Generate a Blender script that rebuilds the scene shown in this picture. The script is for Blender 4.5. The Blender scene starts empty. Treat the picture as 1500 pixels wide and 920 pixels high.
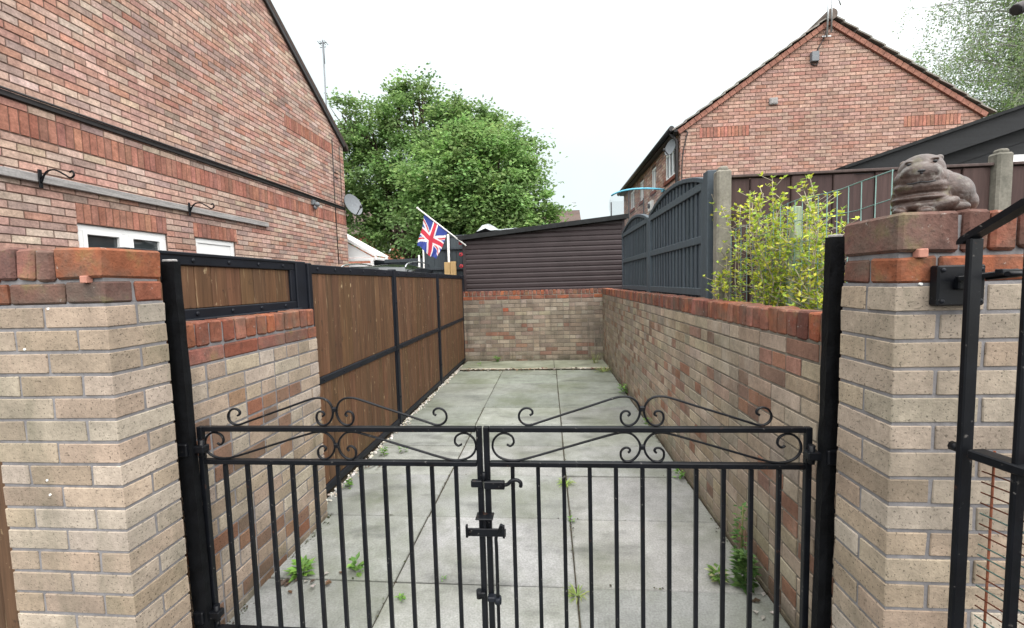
import bpy, math, random
from mathutils import Vector, Matrix, noise
R = math.radians
random.seed(7)
rnd = random.random
def U(a, b): return a + (b - a) * rnd()
C = bpy.context.scene.collection
scn = bpy.context.scene

# ------------------------------------------------------------------ camera, sky, sun, exposure
EYE = 1.4727
cam = bpy.data.cameras.new('camera'); cam_o = bpy.data.objects.new('camera', cam); C.objects.link(cam_o)
cam.sensor_width = 36; cam.lens = 36 * 628.77 / 1500; cam.clip_start = 0.02; cam.clip_end = 2000
yaw, pit, rol = .0856, .0724, -.0275
fw = Vector((-math.sin(yaw) * math.cos(pit), math.cos(yaw) * math.cos(pit), -math.sin(pit)))
rt = Vector((math.cos(yaw), math.sin(yaw), 0)); up = rt.cross(fw)
r2 = rt * math.cos(rol) + up * math.sin(rol); u2 = up * math.cos(rol) - rt * math.sin(rol)
cam_o.matrix_world = Matrix(((r2.x, u2.x, -fw.x, 0), (r2.y, u2.y, -fw.y, 0), (r2.z, u2.z, -fw.z, EYE), (0, 0, 0, 1)))
scn.camera = cam_o
W = bpy.data.worlds.new('World'); scn.world = W; W.use_nodes = True
nt = W.node_tree; bgn = nt.nodes['Background']; bgn.inputs['Strength'].default_value = .1
sky = nt.nodes.new('ShaderNodeTexSky'); sky.sky_type = 'NISHITA'; sky.sun_disc = False
SUN_EL, SUN_AZ = R(62), R(150)          # azimuth clockwise from +Y; sun high behind the camera, to the right
sky.sun_elevation = SUN_EL; sky.sun_rotation = SUN_AZ; sky.air_density = 1; sky.dust_density = 4; sky.ozone_density = 1
tc = nt.nodes.new('ShaderNodeTexCoord')
dt = nt.nodes.new('ShaderNodeVectorMath'); dt.operation = 'DOT_PRODUCT'; nt.links.new(tc.outputs['Generated'], dt.inputs[0])
dt.inputs[1].default_value = (math.sin(SUN_AZ) * math.cos(SUN_EL), math.cos(SUN_AZ) * math.cos(SUN_EL), math.sin(SUN_EL))
sx = nt.nodes.new('ShaderNodeMapRange'); sx.inputs['From Min'].default_value = -1; nt.links.new(dt.outputs['Value'], sx.inputs[0])
cr = nt.nodes.new('ShaderNodeValToRGB'); nt.links.new(sx.outputs[0], cr.inputs[0])      # overcast: brighter round the hidden sun
e = cr.color_ramp.elements; e[0].position = 0; e[0].color = (.64, .72, .735, 1); e[1].position = 1; e[1].color = (3.6, 3.5, 3.4, 1)
k = e.new(.36); k.color = (.66, .74, .75, 1); k = e.new(.5); k.color = (.73, .80, .81, 1); k = e.new(.7); k.color = (1.25, 1.28, 1.28, 1); k = e.new(.85); k.color = (2.6, 2.55, 2.5, 1)
nz = nt.nodes.new('ShaderNodeTexNoise'); nz.inputs['Scale'].default_value = 2.2; nz.inputs['Detail'].default_value = 4
nt.links.new(tc.outputs['Generated'], nz.inputs['Vector'])
mr = nt.nodes.new('ShaderNodeMapRange'); mr.inputs['To Min'].default_value = 9.0; mr.inputs['To Max'].default_value = 10.4
mr.inputs['From Min'].default_value = .3; mr.inputs['From Max'].default_value = .7
nt.links.new(nz.outputs[0], mr.inputs[0])
sc = nt.nodes.new('ShaderNodeVectorMath'); sc.operation = 'SCALE'
nt.links.new(cr.outputs[0], sc.inputs[0]); nt.links.new(mr.outputs[0], sc.inputs['Scale'])
mx = nt.nodes.new('ShaderNodeMix'); mx.data_type = 'RGBA'; mx.inputs[0].default_value = .93
nt.links.new(sky.outputs[0], mx.inputs[6]); nt.links.new(sc.outputs[0], mx.inputs[7]); nt.links.new(mx.outputs[2], bgn.inputs['Color'])
sun = bpy.data.lights.new('sun', 'SUN'); sun.energy = .7; sun.angle = R(40); sun.color = (1, .97, .92)
sun_o = bpy.data.objects.new('sun', sun); C.objects.link(sun_o)
sd = Vector((math.sin(SUN_AZ) * math.cos(SUN_EL), math.cos(SUN_AZ) * math.cos(SUN_EL), math.sin(SUN_EL)))
sun_o.rotation_euler = sd.to_track_quat('Z', 'Y').to_euler(); sun_o.location = (0, -3, 12)
scn.view_settings.view_transform = 'Standard'; scn.view_settings.look = 'None'
scn.view_settings.exposure = 0.64; scn.view_settings.gamma = 1

# ------------------------------------------------------------------ colour helpers
def lin(c):
    c /= 255
    return c / 12.92 if c <= .04045 else ((c + .055) / 1.055) ** 2.4
def S(r, g, b, k=.62): return (lin(r) * k, lin(g) * k, lin(b) * k)
def jit(c, a=.08, h=.02):
    f = 1 + U(-a, a)
    return tuple(max(.003, x * f * (1 + U(-h, h))) for x in c)
def mixc(a, b, t): return tuple(x + (y - x) * t for x, y in zip(a, b))

# ------------------------------------------------------------------ materials
def mat(name, col=None, rough=.8, n=(), bump=(), spec=.3, metal=0, alpha=None, trans=None, coords='pos'):
    """col None: per-face colour attribute. n: (scale, lo, hi, stretch, detail) multiplies; bump: (scale, strength, stretch)."""
    m = bpy.data.materials.new(name); m.use_nodes = True; t = m.node_tree; b = t.nodes['Principled BSDF']
    b.inputs['Roughness'].default_value = rough; b.inputs['Specular IOR Level'].default_value = spec; b.inputs['Metallic'].default_value = metal
    if col is None:
        a = t.nodes.new('ShaderNodeAttribute'); a.attribute_name = 'Col'; out = a.outputs['Color']
    else:
        a = t.nodes.new('ShaderNodeRGB'); a.outputs[0].default_value = (*col, 1); out = a.outputs[0]
    g = t.nodes.new('ShaderNodeNewGeometry')
    def vec(st):
        mp = t.nodes.new('ShaderNodeMapping'); mp.inputs['Scale'].default_value = st or (1, 1, 1)
        t.links.new(g.outputs['Position'], mp.inputs[0]); return mp.outputs[0]
    for q in n:
        s_, lo, hi = q[:3]; st = q[3] if len(q) > 3 else None
        x = t.nodes.new('ShaderNodeTexNoise'); x.inputs['Scale'].default_value = s_; x.inputs['Detail'].default_value = q[4] if len(q) > 4 else 3
        t.links.new(vec(st), x.inputs['Vector'])
        r = t.nodes.new('ShaderNodeMapRange'); r.inputs['From Min'].default_value = q[5] if len(q) > 5 else .3; r.inputs['From Max'].default_value = q[6] if len(q) > 6 else .7
        r.inputs['To Min'].default_value = lo; r.inputs['To Max'].default_value = hi
        t.links.new(x.outputs[0], r.inputs[0])
        v = t.nodes.new('ShaderNodeVectorMath'); v.operation = 'SCALE'
        t.links.new(out, v.inputs[0]); t.links.new(r.outputs[0], v.inputs['Scale']); out = v.outputs[0]
    m['o'] = 1
    prev = None
    for q in bump:
        x = t.nodes.new('ShaderNodeTexNoise'); x.inputs['Scale'].default_value = q[0]; x.inputs['Detail'].default_value = 4
        t.links.new(vec(q[2] if len(q) > 2 else None), x.inputs['Vector'])
        bp = t.nodes.new('ShaderNodeBump'); bp.inputs['Strength'].default_value = q[1]; bp.inputs['Distance'].default_value = q[3] if len(q) > 3 else .004
        t.links.new(x.outputs[0], bp.inputs['Height'])
        if prev: t.links.new(prev, bp.inputs['Normal'])
        prev = bp.outputs[0]
    if prev: t.links.new(prev, b.inputs['Normal'])
    t.links.new(out, b.inputs['Base Color'])
    if trans:
        tr = t.nodes.new('ShaderNodeBsdfTranslucent'); t.links.new(out, tr.inputs['Color'])
        ms = t.nodes.new('ShaderNodeMixShader'); ms.inputs[0].default_value = trans
        t.links.new(b.outputs[0], ms.inputs[1]); t.links.new(tr.outputs[0], ms.inputs[2])
        t.links.new(ms.outputs[0], t.nodes['Material Output'].inputs['Surface'])
    if alpha is not None: b.inputs['Alpha'].default_value = alpha
    return m
def stain(m, col, scale, lo, hi, amt, zlo=None, zhi=None, stretch=(1, 1, 1)):
    """mix a dirt / moss colour over the base colour: noise mask, optionally limited to a height band (zlo full .. zhi none)"""
    t = m.node_tree; b = t.nodes['Principled BSDF']; src = b.inputs['Base Color'].links[0].from_socket
    g = t.nodes.new('ShaderNodeNewGeometry'); mp = t.nodes.new('ShaderNodeMapping'); mp.inputs['Scale'].default_value = stretch
    t.links.new(g.outputs['Position'], mp.inputs[0])
    x = t.nodes.new('ShaderNodeTexNoise'); x.inputs['Scale'].default_value = scale; x.inputs['Detail'].default_value = 5; x.inputs['Roughness'].default_value = .62
    t.links.new(mp.outputs[0], x.inputs['Vector'])
    r = t.nodes.new('ShaderNodeMapRange'); r.inputs['From Min'].default_value = lo; r.inputs['From Max'].default_value = hi; r.inputs['To Max'].default_value = amt
    t.links.new(x.outputs[0], r.inputs[0]); f = r.outputs[0]
    if zlo is not None:
        sp = t.nodes.new('ShaderNodeSeparateXYZ'); t.links.new(g.outputs['Position'], sp.inputs[0])
        r2_ = t.nodes.new('ShaderNodeMapRange'); r2_.inputs['From Min'].default_value = zhi; r2_.inputs['From Max'].default_value = zlo
        t.links.new(sp.outputs['Z'], r2_.inputs[0])
        mm = t.nodes.new('ShaderNodeMath'); mm.operation = 'MULTIPLY'; t.links.new(f, mm.inputs[0]); t.links.new(r2_.outputs[0], mm.inputs[1]); f = mm.outputs[0]
    mi = t.nodes.new('ShaderNodeMix'); mi.data_type = 'RGBA'; mi.inputs[7].default_value = (*col, 1)
    t.links.new(f, mi.inputs[0]); t.links.new(src, mi.inputs[6]); t.links.new(mi.outputs[2], b.inputs['Base Color'])
    return m

M = {}
M['brick_pillar'] = mat('pillar brick', None, .9, [(9, .82, 1.14), (60, .86, 1.1), (140, 1.0, .38, None, 2, .62, .68), (55, 1.0, .6, (1, 1, 2.2), 2, .66, .72)], [(170, .5, None, .003), (45, .35, None, .004)], .15)
stain(M['brick_pillar'], (.13, .115, .09), 3.2, .46, .72, .5, stretch=(1, 1, .5)); stain(M['brick_pillar'], (.10, .105, .07), 6, .52, .72, .4, stretch=(1.2, 1, .35))
M['brick_wall'] = mat('wall brick', None, .92, [(7, .78, 1.14), (55, .84, 1.12), (150, 1.0, .6, None, 2, .63, .72)], [(150, .55, None, .003), (40, .4, None, .005)], .12)
stain(M['brick_wall'], (.075, .068, .055), 1.3, .45, .72, .42, stretch=(1, 1, .55)); stain(M['brick_wall'], (.40, .37, .32), 4.5, .56, .74, .4, stretch=(1, 1, .6))
stain(M['brick_wall'], (.055, .07, .03), 2.2, .45, .75, .5, 0.0, .5); stain(M['brick_wall'], (.045, .045, .03), 7, .3, .6, .75, 0.0, .14)
M['brick_back'] = mat('back wall brick', None, .92, [(5, .75, 1.12), (50, .84, 1.12)], [(120, .55, None, .003), (40, .4, None, .005)], .12)
stain(M['brick_back'], (.085, .08, .066), 1.8, .4, .72, .45, stretch=(1.5, 1, .45))
stain(M['brick_back'], (.02, .02, .02), 3.0, .55, .7, .55, stretch=(2.2, 1, .3))
M['brick_house'] = mat('house brick', None, .9, [(.8, .88, 1.1), (11, .78, 1.18), (38, .78, 1.18), (90, .85, 1.1)], [(90, .5, None, .004)], .15)
M['mortar'] = mat('mortar', S(160, 158, 160, .60), .95, [(30, .8, 1.12), (4, .85, 1.1)], [(150, .5, None, .003)], .1)
M['mortar_dark'] = mat('old mortar', S(160, 152, 140, .58), .95, [(30, .75, 1.15), (3, .7, 1.15)], [(150, .5, None, .003)], .1)
M['mortar_house'] = mat('house mortar', S(140, 118, 108, .55), .95, [(20, .85, 1.1)], [], .1)
M['red'] = mat('red engineering brick', None, .85, [(9, .7, 1.18), (50, .8, 1.12), (120, 1, .6, None, 2, .62, .7)], [(120, .6, None, .004), (35, .4, None, .005)], .2)
stain(M['brick_pillar'], (.05, .05, .035), 7, .3, .6, .7, 0.0, .13); stain(M['brick_back'], (.045, .05, .03), 7, .3, .6, .75, 0.0, .16)
stain(M['red'], (.11, .10, .08), 5, .46, .7, .7); stain(M['red'], (.13, .14, .05), 9, .56, .72, .5); stain(M['red'], (.035, .03, .028), 11, .56, .7, .6); stain(M['red'], (.45, .43, .40), 40, .66, .72, .6)
M['black'] = mat('black gloss paint', (.0035, .0042, .0060), .42, [(14, .7, 1.5)], [(90, .12, None, .002)], .22)
stain(M['black'], (.16, .15, .14), 60, .655, .70, .55); stain(M['black'], (.09, .04, .02), 22, .66, .74, .5)
M['black_post'] = mat('thick black bitumen paint', (.0035, .004, .005), .6, [(20, .6, 1.5)], [(30, .6, None, .006), (140, .4, None, .002)], .15)
M['frame'] = mat('dark satin metal', (.0075, .0095, .0145), .5, [(6, .8, 1.25)], [(60, .1, None, .002)], .25)
M['rust'] = mat('rusty wire', (.16, .055, .03), .85, [(60, .6, 1.3)], [], .2)
M['wood'] = mat('brown stained boards', None, .66, [(5, .72, 1.2, (6, 6, .35)), (22, .8, 1.16, (5, 5, .25), 4)], [(40, .3, (6, 6, .3), .003)], .3)
stain(M['wood'], (.42, .32, .19), 24, .645, .70, .7, stretch=(1, 1, .5))
stain(M['wood'], (.02, .012, .007), 19, .63, .70, .65, stretch=(1, 1, .6))
stain(M['wood'], (.38, .29, .17), 34, .62, .70, .55, stretch=(2, 2, .10)); stain(M['wood'], (.05, .06, .02), 4, .4, .7, .5, 0.0, .25)
M['grey_wood'] = mat('blue grey painted timber', None, .7, [(6, .85, 1.12, (5, 5, .4)), (40, .92, 1.06)], [(50, .25, (6, 6, .3), .002)], .25)
M['brown_wood'] = mat('dark brown fence boards', None, .75, [(5, .75, 1.2, (6, 6, .3)), (25, .85, 1.1, (6, 6, .3))], [(50, .3, (6, 6, .3), .003)], .25)
stain(M['brown_wood'], (.4, .38, .36), 26, .73, .78, .7)
M['concrete'] = mat('weathered concrete', S(168, 164, 152, .55), .92, [(5, .7, 1.15), (60, .8, 1.1)], [(90, .5, None, .003)], .15)
stain(M['concrete'], (.06, .06, .05), 7, .5, .7, .55, stretch=(1, 1, .5))
M['slab'] = mat('concrete flags', None, .82, [(2.2, .82, 1.12), (12, .88, 1.1), (110, .80, 1.16, None, 2)], [(160, .4, None, .002), (20, .2, None, .004)], .25)
stain(M['slab'], (.085, .10, .05), 1.3, .44, .68, .6); stain(M['slab'], (.05, .052, .05), 1.9, .56, .68, .5, stretch=(.7, 1.8, 1))
stain(M['slab'], (.45, .45, .43), 90, .72, .78, .7)
M['soil'] = mat('soil', (.05, .042, .03), .95, [(8, .6, 1.3)], [(30, .8, None, .02)], .1)
M['asphalt'] = mat('asphalt', (.055, .055, .056), .9, [(40, .7, 1.3)], [(120, .5, None, .004)], .2)
M['field'] = mat('grass ground', (.06, .085, .03), .95, [(2, .7, 1.3)], [], .1)
M['clad'] = mat('brown shiplap cladding', (.034, .0245, .026), .45, [(3, .85, 1.15), (30, .92, 1.08, (.6, 6, 6))], [(40, .1, (.5, 5, 5), .002)], .25)
M['felt'] = mat('roofing felt', (.018, .0195, .0205), .9, [(12, .7, 1.3)], [(120, .5, None, .003)], .25)
M['tarp'] = mat('grey tarpaulin', (.33, .36, .38), .45, [(9, .6, 1.25)], [(20, .5, None, .01)], .4)
M['white'] = mat('white upvc', (.78, .79, .79), .35, [(3, .94, 1.03)], [], .4)
M['white_paint'] = mat('white painted wood', (.72, .72, .70), .6, [(20, .85, 1.05)], [], .3)
M['glass'] = mat('window glass', (.035, .042, .045), .04, [(2, .6, 1.5)], [], .8)
M['greywood'] = mat('weathered grey timber', (.30, .29, .285), .85, [(12, .7, 1.2, (6, .4, 6)), (60, .85, 1.1)], [(40, .3, (6, .4, 6), .003)], .2)
M['pipe'] = mat('dark lead flashing', (.022, .02, .021), .55, [(8, .8, 1.3)], [], .4)
M['tile'] = mat('concrete roof tile', None, .9, [(10, .75, 1.15), (60, .85, 1.1)], [(90, .4, None, .004)], .15)
M['metal'] = mat('galvanised metal', (.45, .46, .47), .4, [(30, .8, 1.1)], [], .5, .7)
M['dish'] = mat('grey painted dish', (.15, .165, .18), .5, [(20, .85, 1.1)], [], .4)
M['leaf'] = mat('tree leaves', None, .55, [(3, .8, 1.2)], [], .3, trans=.45)
M['leaf_small'] = mat('young leaves', None, .5, [(12, .85, 1.15)], [], .35, trans=.3)
M['bark'] = mat('bark', (.075, .06, .045), .95, [(20, .6, 1.3, (1, 1, .3))], [(30, .8, (1, 1, .3), .01)], .1)
M['stem'] = mat('woody stem', (.30, .27, .20), .9, [(40, .7, 1.2)], [], .1)
M['birch'] = mat('pale birch bark', (.35, .34, .32), .9, [(8, .4, 1.2, (1, 1, 3))], [], .1)
M['wire'] = mat('green coated wire', (.10, .19, .17), .45, [(40, .85, 1.15)], [], .4)
M['green_post'] = mat('pale green timber', (.27, .33, .23), .85, [(20, .75, 1.2, (4, 4, .4))], [(60, .3, None, .002)], .2)
M['stone'] = mat('reconstituted stone', (.072, .048, .040), .36, [(18, .55, 1.35), (70, .75, 1.2), (160, .85, 1.1)], [(130, .7, None, .002), (40, .5, None, .004)], .4)
stain(M['stone'], (.32, .31, .28), 30, .55, .72, .5); stain(M['stone'], (.15, .15, .06), 16, .56, .75, .5)
M['flag'] = mat('flag cloth', None, .8, [(40, .93, 1.05)], [(200, .15, None, .001)], .15, trans=.25)
M['poppy'] = mat('red poppy plastic', (.34, .02, .03), .6, [(60, .8, 1.2)], [], .4)
M['paleplank'] = mat('new pine', (.60, .42, .20), .7, [(10, .85, 1.15, (6, 6, .5))], [(40, .2, None, .002)], .25)
M['car'] = mat('black car paint', (.012, .013, .015), .12, [(5, .9, 1.1)], [], .6)
M['chrome'] = mat('silver trim', (.6, .62, .64), .25, [(5, .95, 1.05)], [], .5, .9)
M['cyan'] = mat('light blue foam tube', (.13, .46, .62), .6, [(14, .85, 1.1)], [], .3)
M['net'] = mat('trampoline netting', (.12, .13, .15), .9, [(10, .9, 1.1)], [], .05, alpha=.13)
M['dark'] = mat('dark timber', (.012, .0135, .0155), .7, [(6, .75, 1.25, (.4, 5, 5)), (40, .85, 1.1)], [(40, .3, (.4, 5, 5), .003)], .3)
M['chip'] = mat('pale gravel', None, .9, [(40, .8, 1.15)], [], .2)
M['plug'] = mat('pinkish plastic plug', (.42, .20, .15), .7, [(60, .85, 1.1)], [], .2)
M['blackplastic'] = mat('black plastic', (.015, .015, .017), .5, [(30, .8, 1.2)], [], .4)

# ------------------------------------------------------------------ mesh builder
ORG = {}                                   # world origin of each root / its parts
class MB:
    def __init__(s): s.v = []; s.f = []; s.c = []; s.m = []; s.sm = []
    def face(s, idx, col=(.5, .5, .5), mi=0, sm=False): s.f.append(idx); s.c.append(col); s.m.append(mi); s.sm.append(sm)
    def poly(s, pts, col=(.5, .5, .5), mi=0):
        b = len(s.v); s.v += [tuple(p) for p in pts]; s.face(tuple(range(b, b + len(pts))), col, mi)
    def hexa(s, p, col=(.5, .5, .5), mi=0):           # 8 corners: bottom 4 ccw, top 4
        b = len(s.v); s.v += [tuple(q) for q in p]
        for q in ((3, 2, 1, 0), (4, 5, 6, 7), (0, 1, 5, 4), (1, 2, 6, 5), (2, 3, 7, 6), (3, 0, 4, 7)): s.face(tuple(b + i for i in q), col, mi)
    def box(s, x0, x1, y0, y1, z0, z1, col=(.5, .5, .5), mi=0):
        s.hexa([(x0, y0, z0), (x1, y0, z0), (x1, y1, z0), (x0, y1, z0), (x0, y0, z1), (x1, y0, z1), (x1, y1, z1), (x0, y1, z1)], col, mi)
    def cbox(s, c, ax, h, ch, col=(.5, .5, .5), mi=0, jt=0):   # chamfered box: centre, 3 unit axes, half sizes
        b = len(s.v); c = Vector(c); idx = {}
        sg = (-1, 1)
        for i in sg:
            for j in sg:
                for k in sg:
                    d = Vector((U(-jt, jt), U(-jt, jt), U(-jt, jt))) if jt else Vector()
                    for a in range(3):
                        q = [h[0] - ch, h[1] - ch, h[2] - ch]; q[a] = h[a]
                        p = c + ax[0] * (i * q[0]) + ax[1] * (j * q[1]) + ax[2] * (k * q[2]) + d
                        idx[(i, j, k, a)] = len(s.v); s.v.append(tuple(p))
        def F(*q): s.face(tuple(q), col, mi)
        for i in sg:
            o = [(-1, -1), (1, -1), (1, 1), (-1, 1)]
            if i < 0: o = o[::-1]
            F(*[idx[(i, a, b_, 0)] for a, b_ in o]); F(*[idx[(b_, i, a, 1)] for a, b_ in o]); F(*[idx[(a, b_, i, 2)] for a, b_ in o])
        for i in sg:
            for j in sg:
                q = [idx[(i, j, -1, 0)], idx[(i, j, -1, 1)], idx[(i, j, 1, 1)], idx[(i, j, 1, 0)]]; F(*(q if i * j > 0 else q[::-1]))
                q = [idx[(i, -1, j, 2)], idx[(i, -1, j, 0)], idx[(i, 1, j, 0)], idx[(i, 1, j, 2)]]; F(*(q if i * j > 0 else q[::-1]))
                q = [idx[(-1, i, j, 1)], idx[(-1, i, j, 2)], idx[(1, i, j, 2)], idx[(1, i, j, 1)]]; F(*(q if i * j > 0 else q[::-1]))
                for k in sg:
                    q = [idx[(i, j, k, 0)], idx[(i, j, k, 1)], idx[(i, j, k, 2)]]; F(*(q if i * j * k > 0 else q[::-1]))
    def rbox(s, x0, x1, y0, y1, z0, z1, ch=.003, col=(.5, .5, .5), mi=0, jt=0):
        s.cbox(((x0 + x1) / 2, (y0 + y1) / 2, (z0 + z1) / 2), AX, (abs(x1 - x0) / 2, abs(y1 - y0) / 2, abs(z1 - z0) / 2), ch, col, mi, jt)
    def bar(s, p, q, w, h, upv=(0, 0, 1), ch=0, col=(.5, .5, .5), mi=0):    # rectangular bar from p to q
        p = Vector(p); q = Vector(q); d = (q - p); L = d.length; d.normalize()
        a = d.cross(Vector(upv)).normalized(); b = a.cross(d)
        s.cbox((p + q) / 2, (a, d, b), (w / 2, L / 2, h / 2), ch or min(w, h) * .12, col, mi)
    def tube(s, pts, r, n=8, col=(.5, .5, .5), mi=0, cap=True, flat=1, sm=True):
        pts = [Vector(p) for p in pts]; N = len(pts)
        rs = r if isinstance(r, (list, tuple)) else [r] * N
        a = None; rings = []
        for i, p in enumerate(pts):
            t = (pts[min(i + 1, N - 1)] - pts[max(i - 1, 0)]).normalized()
            if a is None: a = t.orthogonal().normalized() if abs(t.y) > .9 or flat == 1 else Vector((0, 1, 0))
            a = (a - t * a.dot(t)).normalized(); b = t.cross(a)
            base = len(s.v); rings.append(base)
            for k in range(n):
                w = 2 * math.pi * k / n
                s.v.append(tuple(p + a * (math.cos(w) * rs[i] * flat) + b * (math.sin(w) * rs[i])))
        for i in range(N - 1):
            for k in range(n):
                k2 = (k + 1) % n
                s.face((rings[i] + k, rings[i] + k2, rings[i + 1] + k2, rings[i + 1] + k), col, mi, sm)
        if cap:
            s.face(tuple(rings[0] + k for k in range(n))[::-1], col, mi); s.face(tuple(rings[-1] + k for k in range(n)), col, mi)
    def ell(s, c, r, nu=16, nv=10, col=(.5, .5, .5), mi=0, rot=None):
        b = len(s.v); c = Vector(c)
        for i in range(nv + 1):
            t = math.pi * i / nv
            for j in range(nu):
                f = 2 * math.pi * j / nu
                d = Vector((math.sin(t) * math.cos(f) * r[0], math.sin(t) * math.sin(f) * r[1], math.cos(t) * r[2]))
                if rot: d.rotate(rot)
                s.v.append(tuple(c + d))
        for i in range(nv):
            for j in range(nu):
                j2 = (j + 1) % nu
                s.face((b + i * nu + j, b + (i + 1) * nu + j, b + (i + 1) * nu + j2, b + i * nu + j2), col, mi, True)
    def leaf(s, p, d, nrm, L, w, col, mi=0):
        d = d.normalized(); a = d.cross(nrm)
        if a.length < 1e-4: a = d.orthogonal()
        a.normalize(); n_ = a.cross(d)
        b = len(s.v); m_ = p + d * (L * .45)
        s.v += [tuple(p), tuple(m_ + a * w / 2 + n_ * (w * .18)), tuple(p + d * L), tuple(m_ - a * w / 2 + n_ * (w * .18))]
        s.face((b, b + 1, b + 2), col, mi); s.face((b, b + 2, b + 3), col, mi)
    def build(s, name, mats, parent=None, org=None):
        if not isinstance(mats, (list, tuple)): mats = [mats]
        o3 = Vector(ORG[parent.name]) if parent else Vector(org or (0, 0, 0))
        me = bpy.data.meshes.new(name)
        me.from_pydata([(x - o3.x, y - o3.y, z - o3.z) for x, y, z in s.v], [], s.f)
        for m_ in mats: me.materials.append(m_)
        me.polygons.foreach_set('material_index', s.m); me.polygons.foreach_set('use_smooth', s.sm)
        ca = me.color_attributes.new('Col', 'FLOAT_COLOR', 'CORNER'); arr = []
        for f, c in zip(s.f, s.c): arr += [c[0], c[1], c[2], 1.0] * len(f)
        ca.data.foreach_set('color', arr); me.update()
        ob = bpy.data.objects.new(name, me); C.objects.link(ob)
        if parent: ob.parent = parent
        else: ob.location = o3
        ORG[ob.name] = tuple(o3)
        return ob
AX = (Vector((1, 0, 0)), Vector((0, 1, 0)), Vector((0, 0, 1)))
def tag(o, label, cat, group=None):
    o['label'] = label; o['category'] = cat
    if group: o['group'] = group
    return o
def thing(name, label, cat, loc, group=None):
    o = bpy.data.objects.new(name, None); C.objects.link(o); o.location = loc; o.empty_display_size = .1
    ORG[o.name] = tuple(loc); return tag(o, label, cat, group)
def struct(o, kind='structure'): o['kind'] = kind; return o
def smooth(pts, n=6):                     # Catmull-Rom through points
    P = [Vector(p) for p in pts]; out = []
    for i in range(len(P) - 1):
        p0 = P[max(i - 1, 0)]; p1 = P[i]; p2 = P[i + 1]; p3 = P[min(i + 2, len(P) - 1)]
        for k in range(n):
            t = k / n
            out.append(.5 * ((2 * p1) + (p2 - p0) * t + (2 * p0 - 5 * p1 + 4 * p2 - p3) * t * t + (3 * p1 - p0 - 3 * p2 + p3) * t ** 3))
    out.append(P[-1]); return out

# ------------------------------------------------------------------ palettes
BUFF = [S(*c, .66) for c in ((194, 177, 158), (187, 169, 149), (201, 187, 169), (179, 161, 142), (195, 177, 156), (189, 175, 159), (203, 190, 175))]
BUFF_BROWN = [S(165, 128, 105), S(150, 118, 100), S(160, 112, 90), S(172, 138, 112), S(140, 115, 100)]
OLD = [S(192, 176, 154, .7), S(180, 166, 146, .7), S(196, 180, 160, .7), S(172, 160, 144, .7), S(184, 164, 144, .7)]
OLD_RED = [S(164, 132, 116), S(156, 124, 110), S(170, 132, 114), S(178, 132, 110)]
BACK = [S(186, 172, 152), S(176, 162, 144), S(166, 150, 134), S(192, 180, 162), S(160, 146, 132)]
RED = [S(*c, .54) for c in ((172, 112, 92), (158, 98, 80), (184, 118, 92), (148, 98, 86), (164, 112, 98), (178, 122, 106), (138, 102, 92), (190, 116, 86))]
HOUSE = [mixc(S(*c, .78), S(196, 164, 150, .78), .42) for c in ((206, 174, 160), (196, 150, 134), (206, 188, 173), (186, 146, 133), (186, 126, 106), (160, 142, 136), (212, 194, 181), (199, 160, 146), (205, 177, 163), (172, 128, 114), (148, 132, 128), (208, 186, 168))]
SOLD = [S(190, 134, 116, .66), S(182, 126, 109, .64), S(195, 140, 120, .66), S(176, 128, 113, .64)]
pick = random.choice

# ------------------------------------------------------------------ bricks as geometry
def wall_bricks(mb, o, u, n, L, z0, z1, pal, th=.1025, off=0, skip=None, course=.075, bl=.215, ch=.0022, split=0):
    """stretcher courses on the outer leaf of a wall: o = corner on the face, u along it, n outward"""
    o = Vector(o); u = Vector(u); n = Vector(n); k = 0; z = z0
    while z + .03 < z1:
        s = -((bl + .01) / 2 if (k + off) % 2 else 0)
        while s < L - .005:
            a = max(s, 0); b = min(s + bl, L); h = min(.065, z1 - z)
            if True:
                halves = [(a, b)]
                if b - a > .2 and rnd() < split: halves = [(a, (a + b) / 2 - .005), ((a + b) / 2 + .005, b)]
                for (a, b) in (halves if b - a > .03 else []):
                  c = o + u * ((a + b) / 2) - n * (th / 2 + U(-.0012, .0012)) + Vector((0, 0, z + h / 2))
                  mb.cbox(c, (u, n, Vector((0, 0, 1))), ((b - a) / 2, th / 2, h / 2), ch, pal(k, (a + b) / 2, z) if not split else pal(k, (a + b) / 2, z, b - a < .15), 0, .0012)
            s += bl + .01
        z += course; k += 1
def clip(poly, f):
    out = []
    for i, p in enumerate(poly):
        q = poly[(i + 1) % len(poly)]; a, b = f(p), f(q)
        if a >= 0: out.append(p)
        if a * b < 0:
            t = a / (a - b); out.append((p[0] + (q[0] - p[0]) * t, p[1] + (q[1] - p[1]) * t))
    return out
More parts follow.
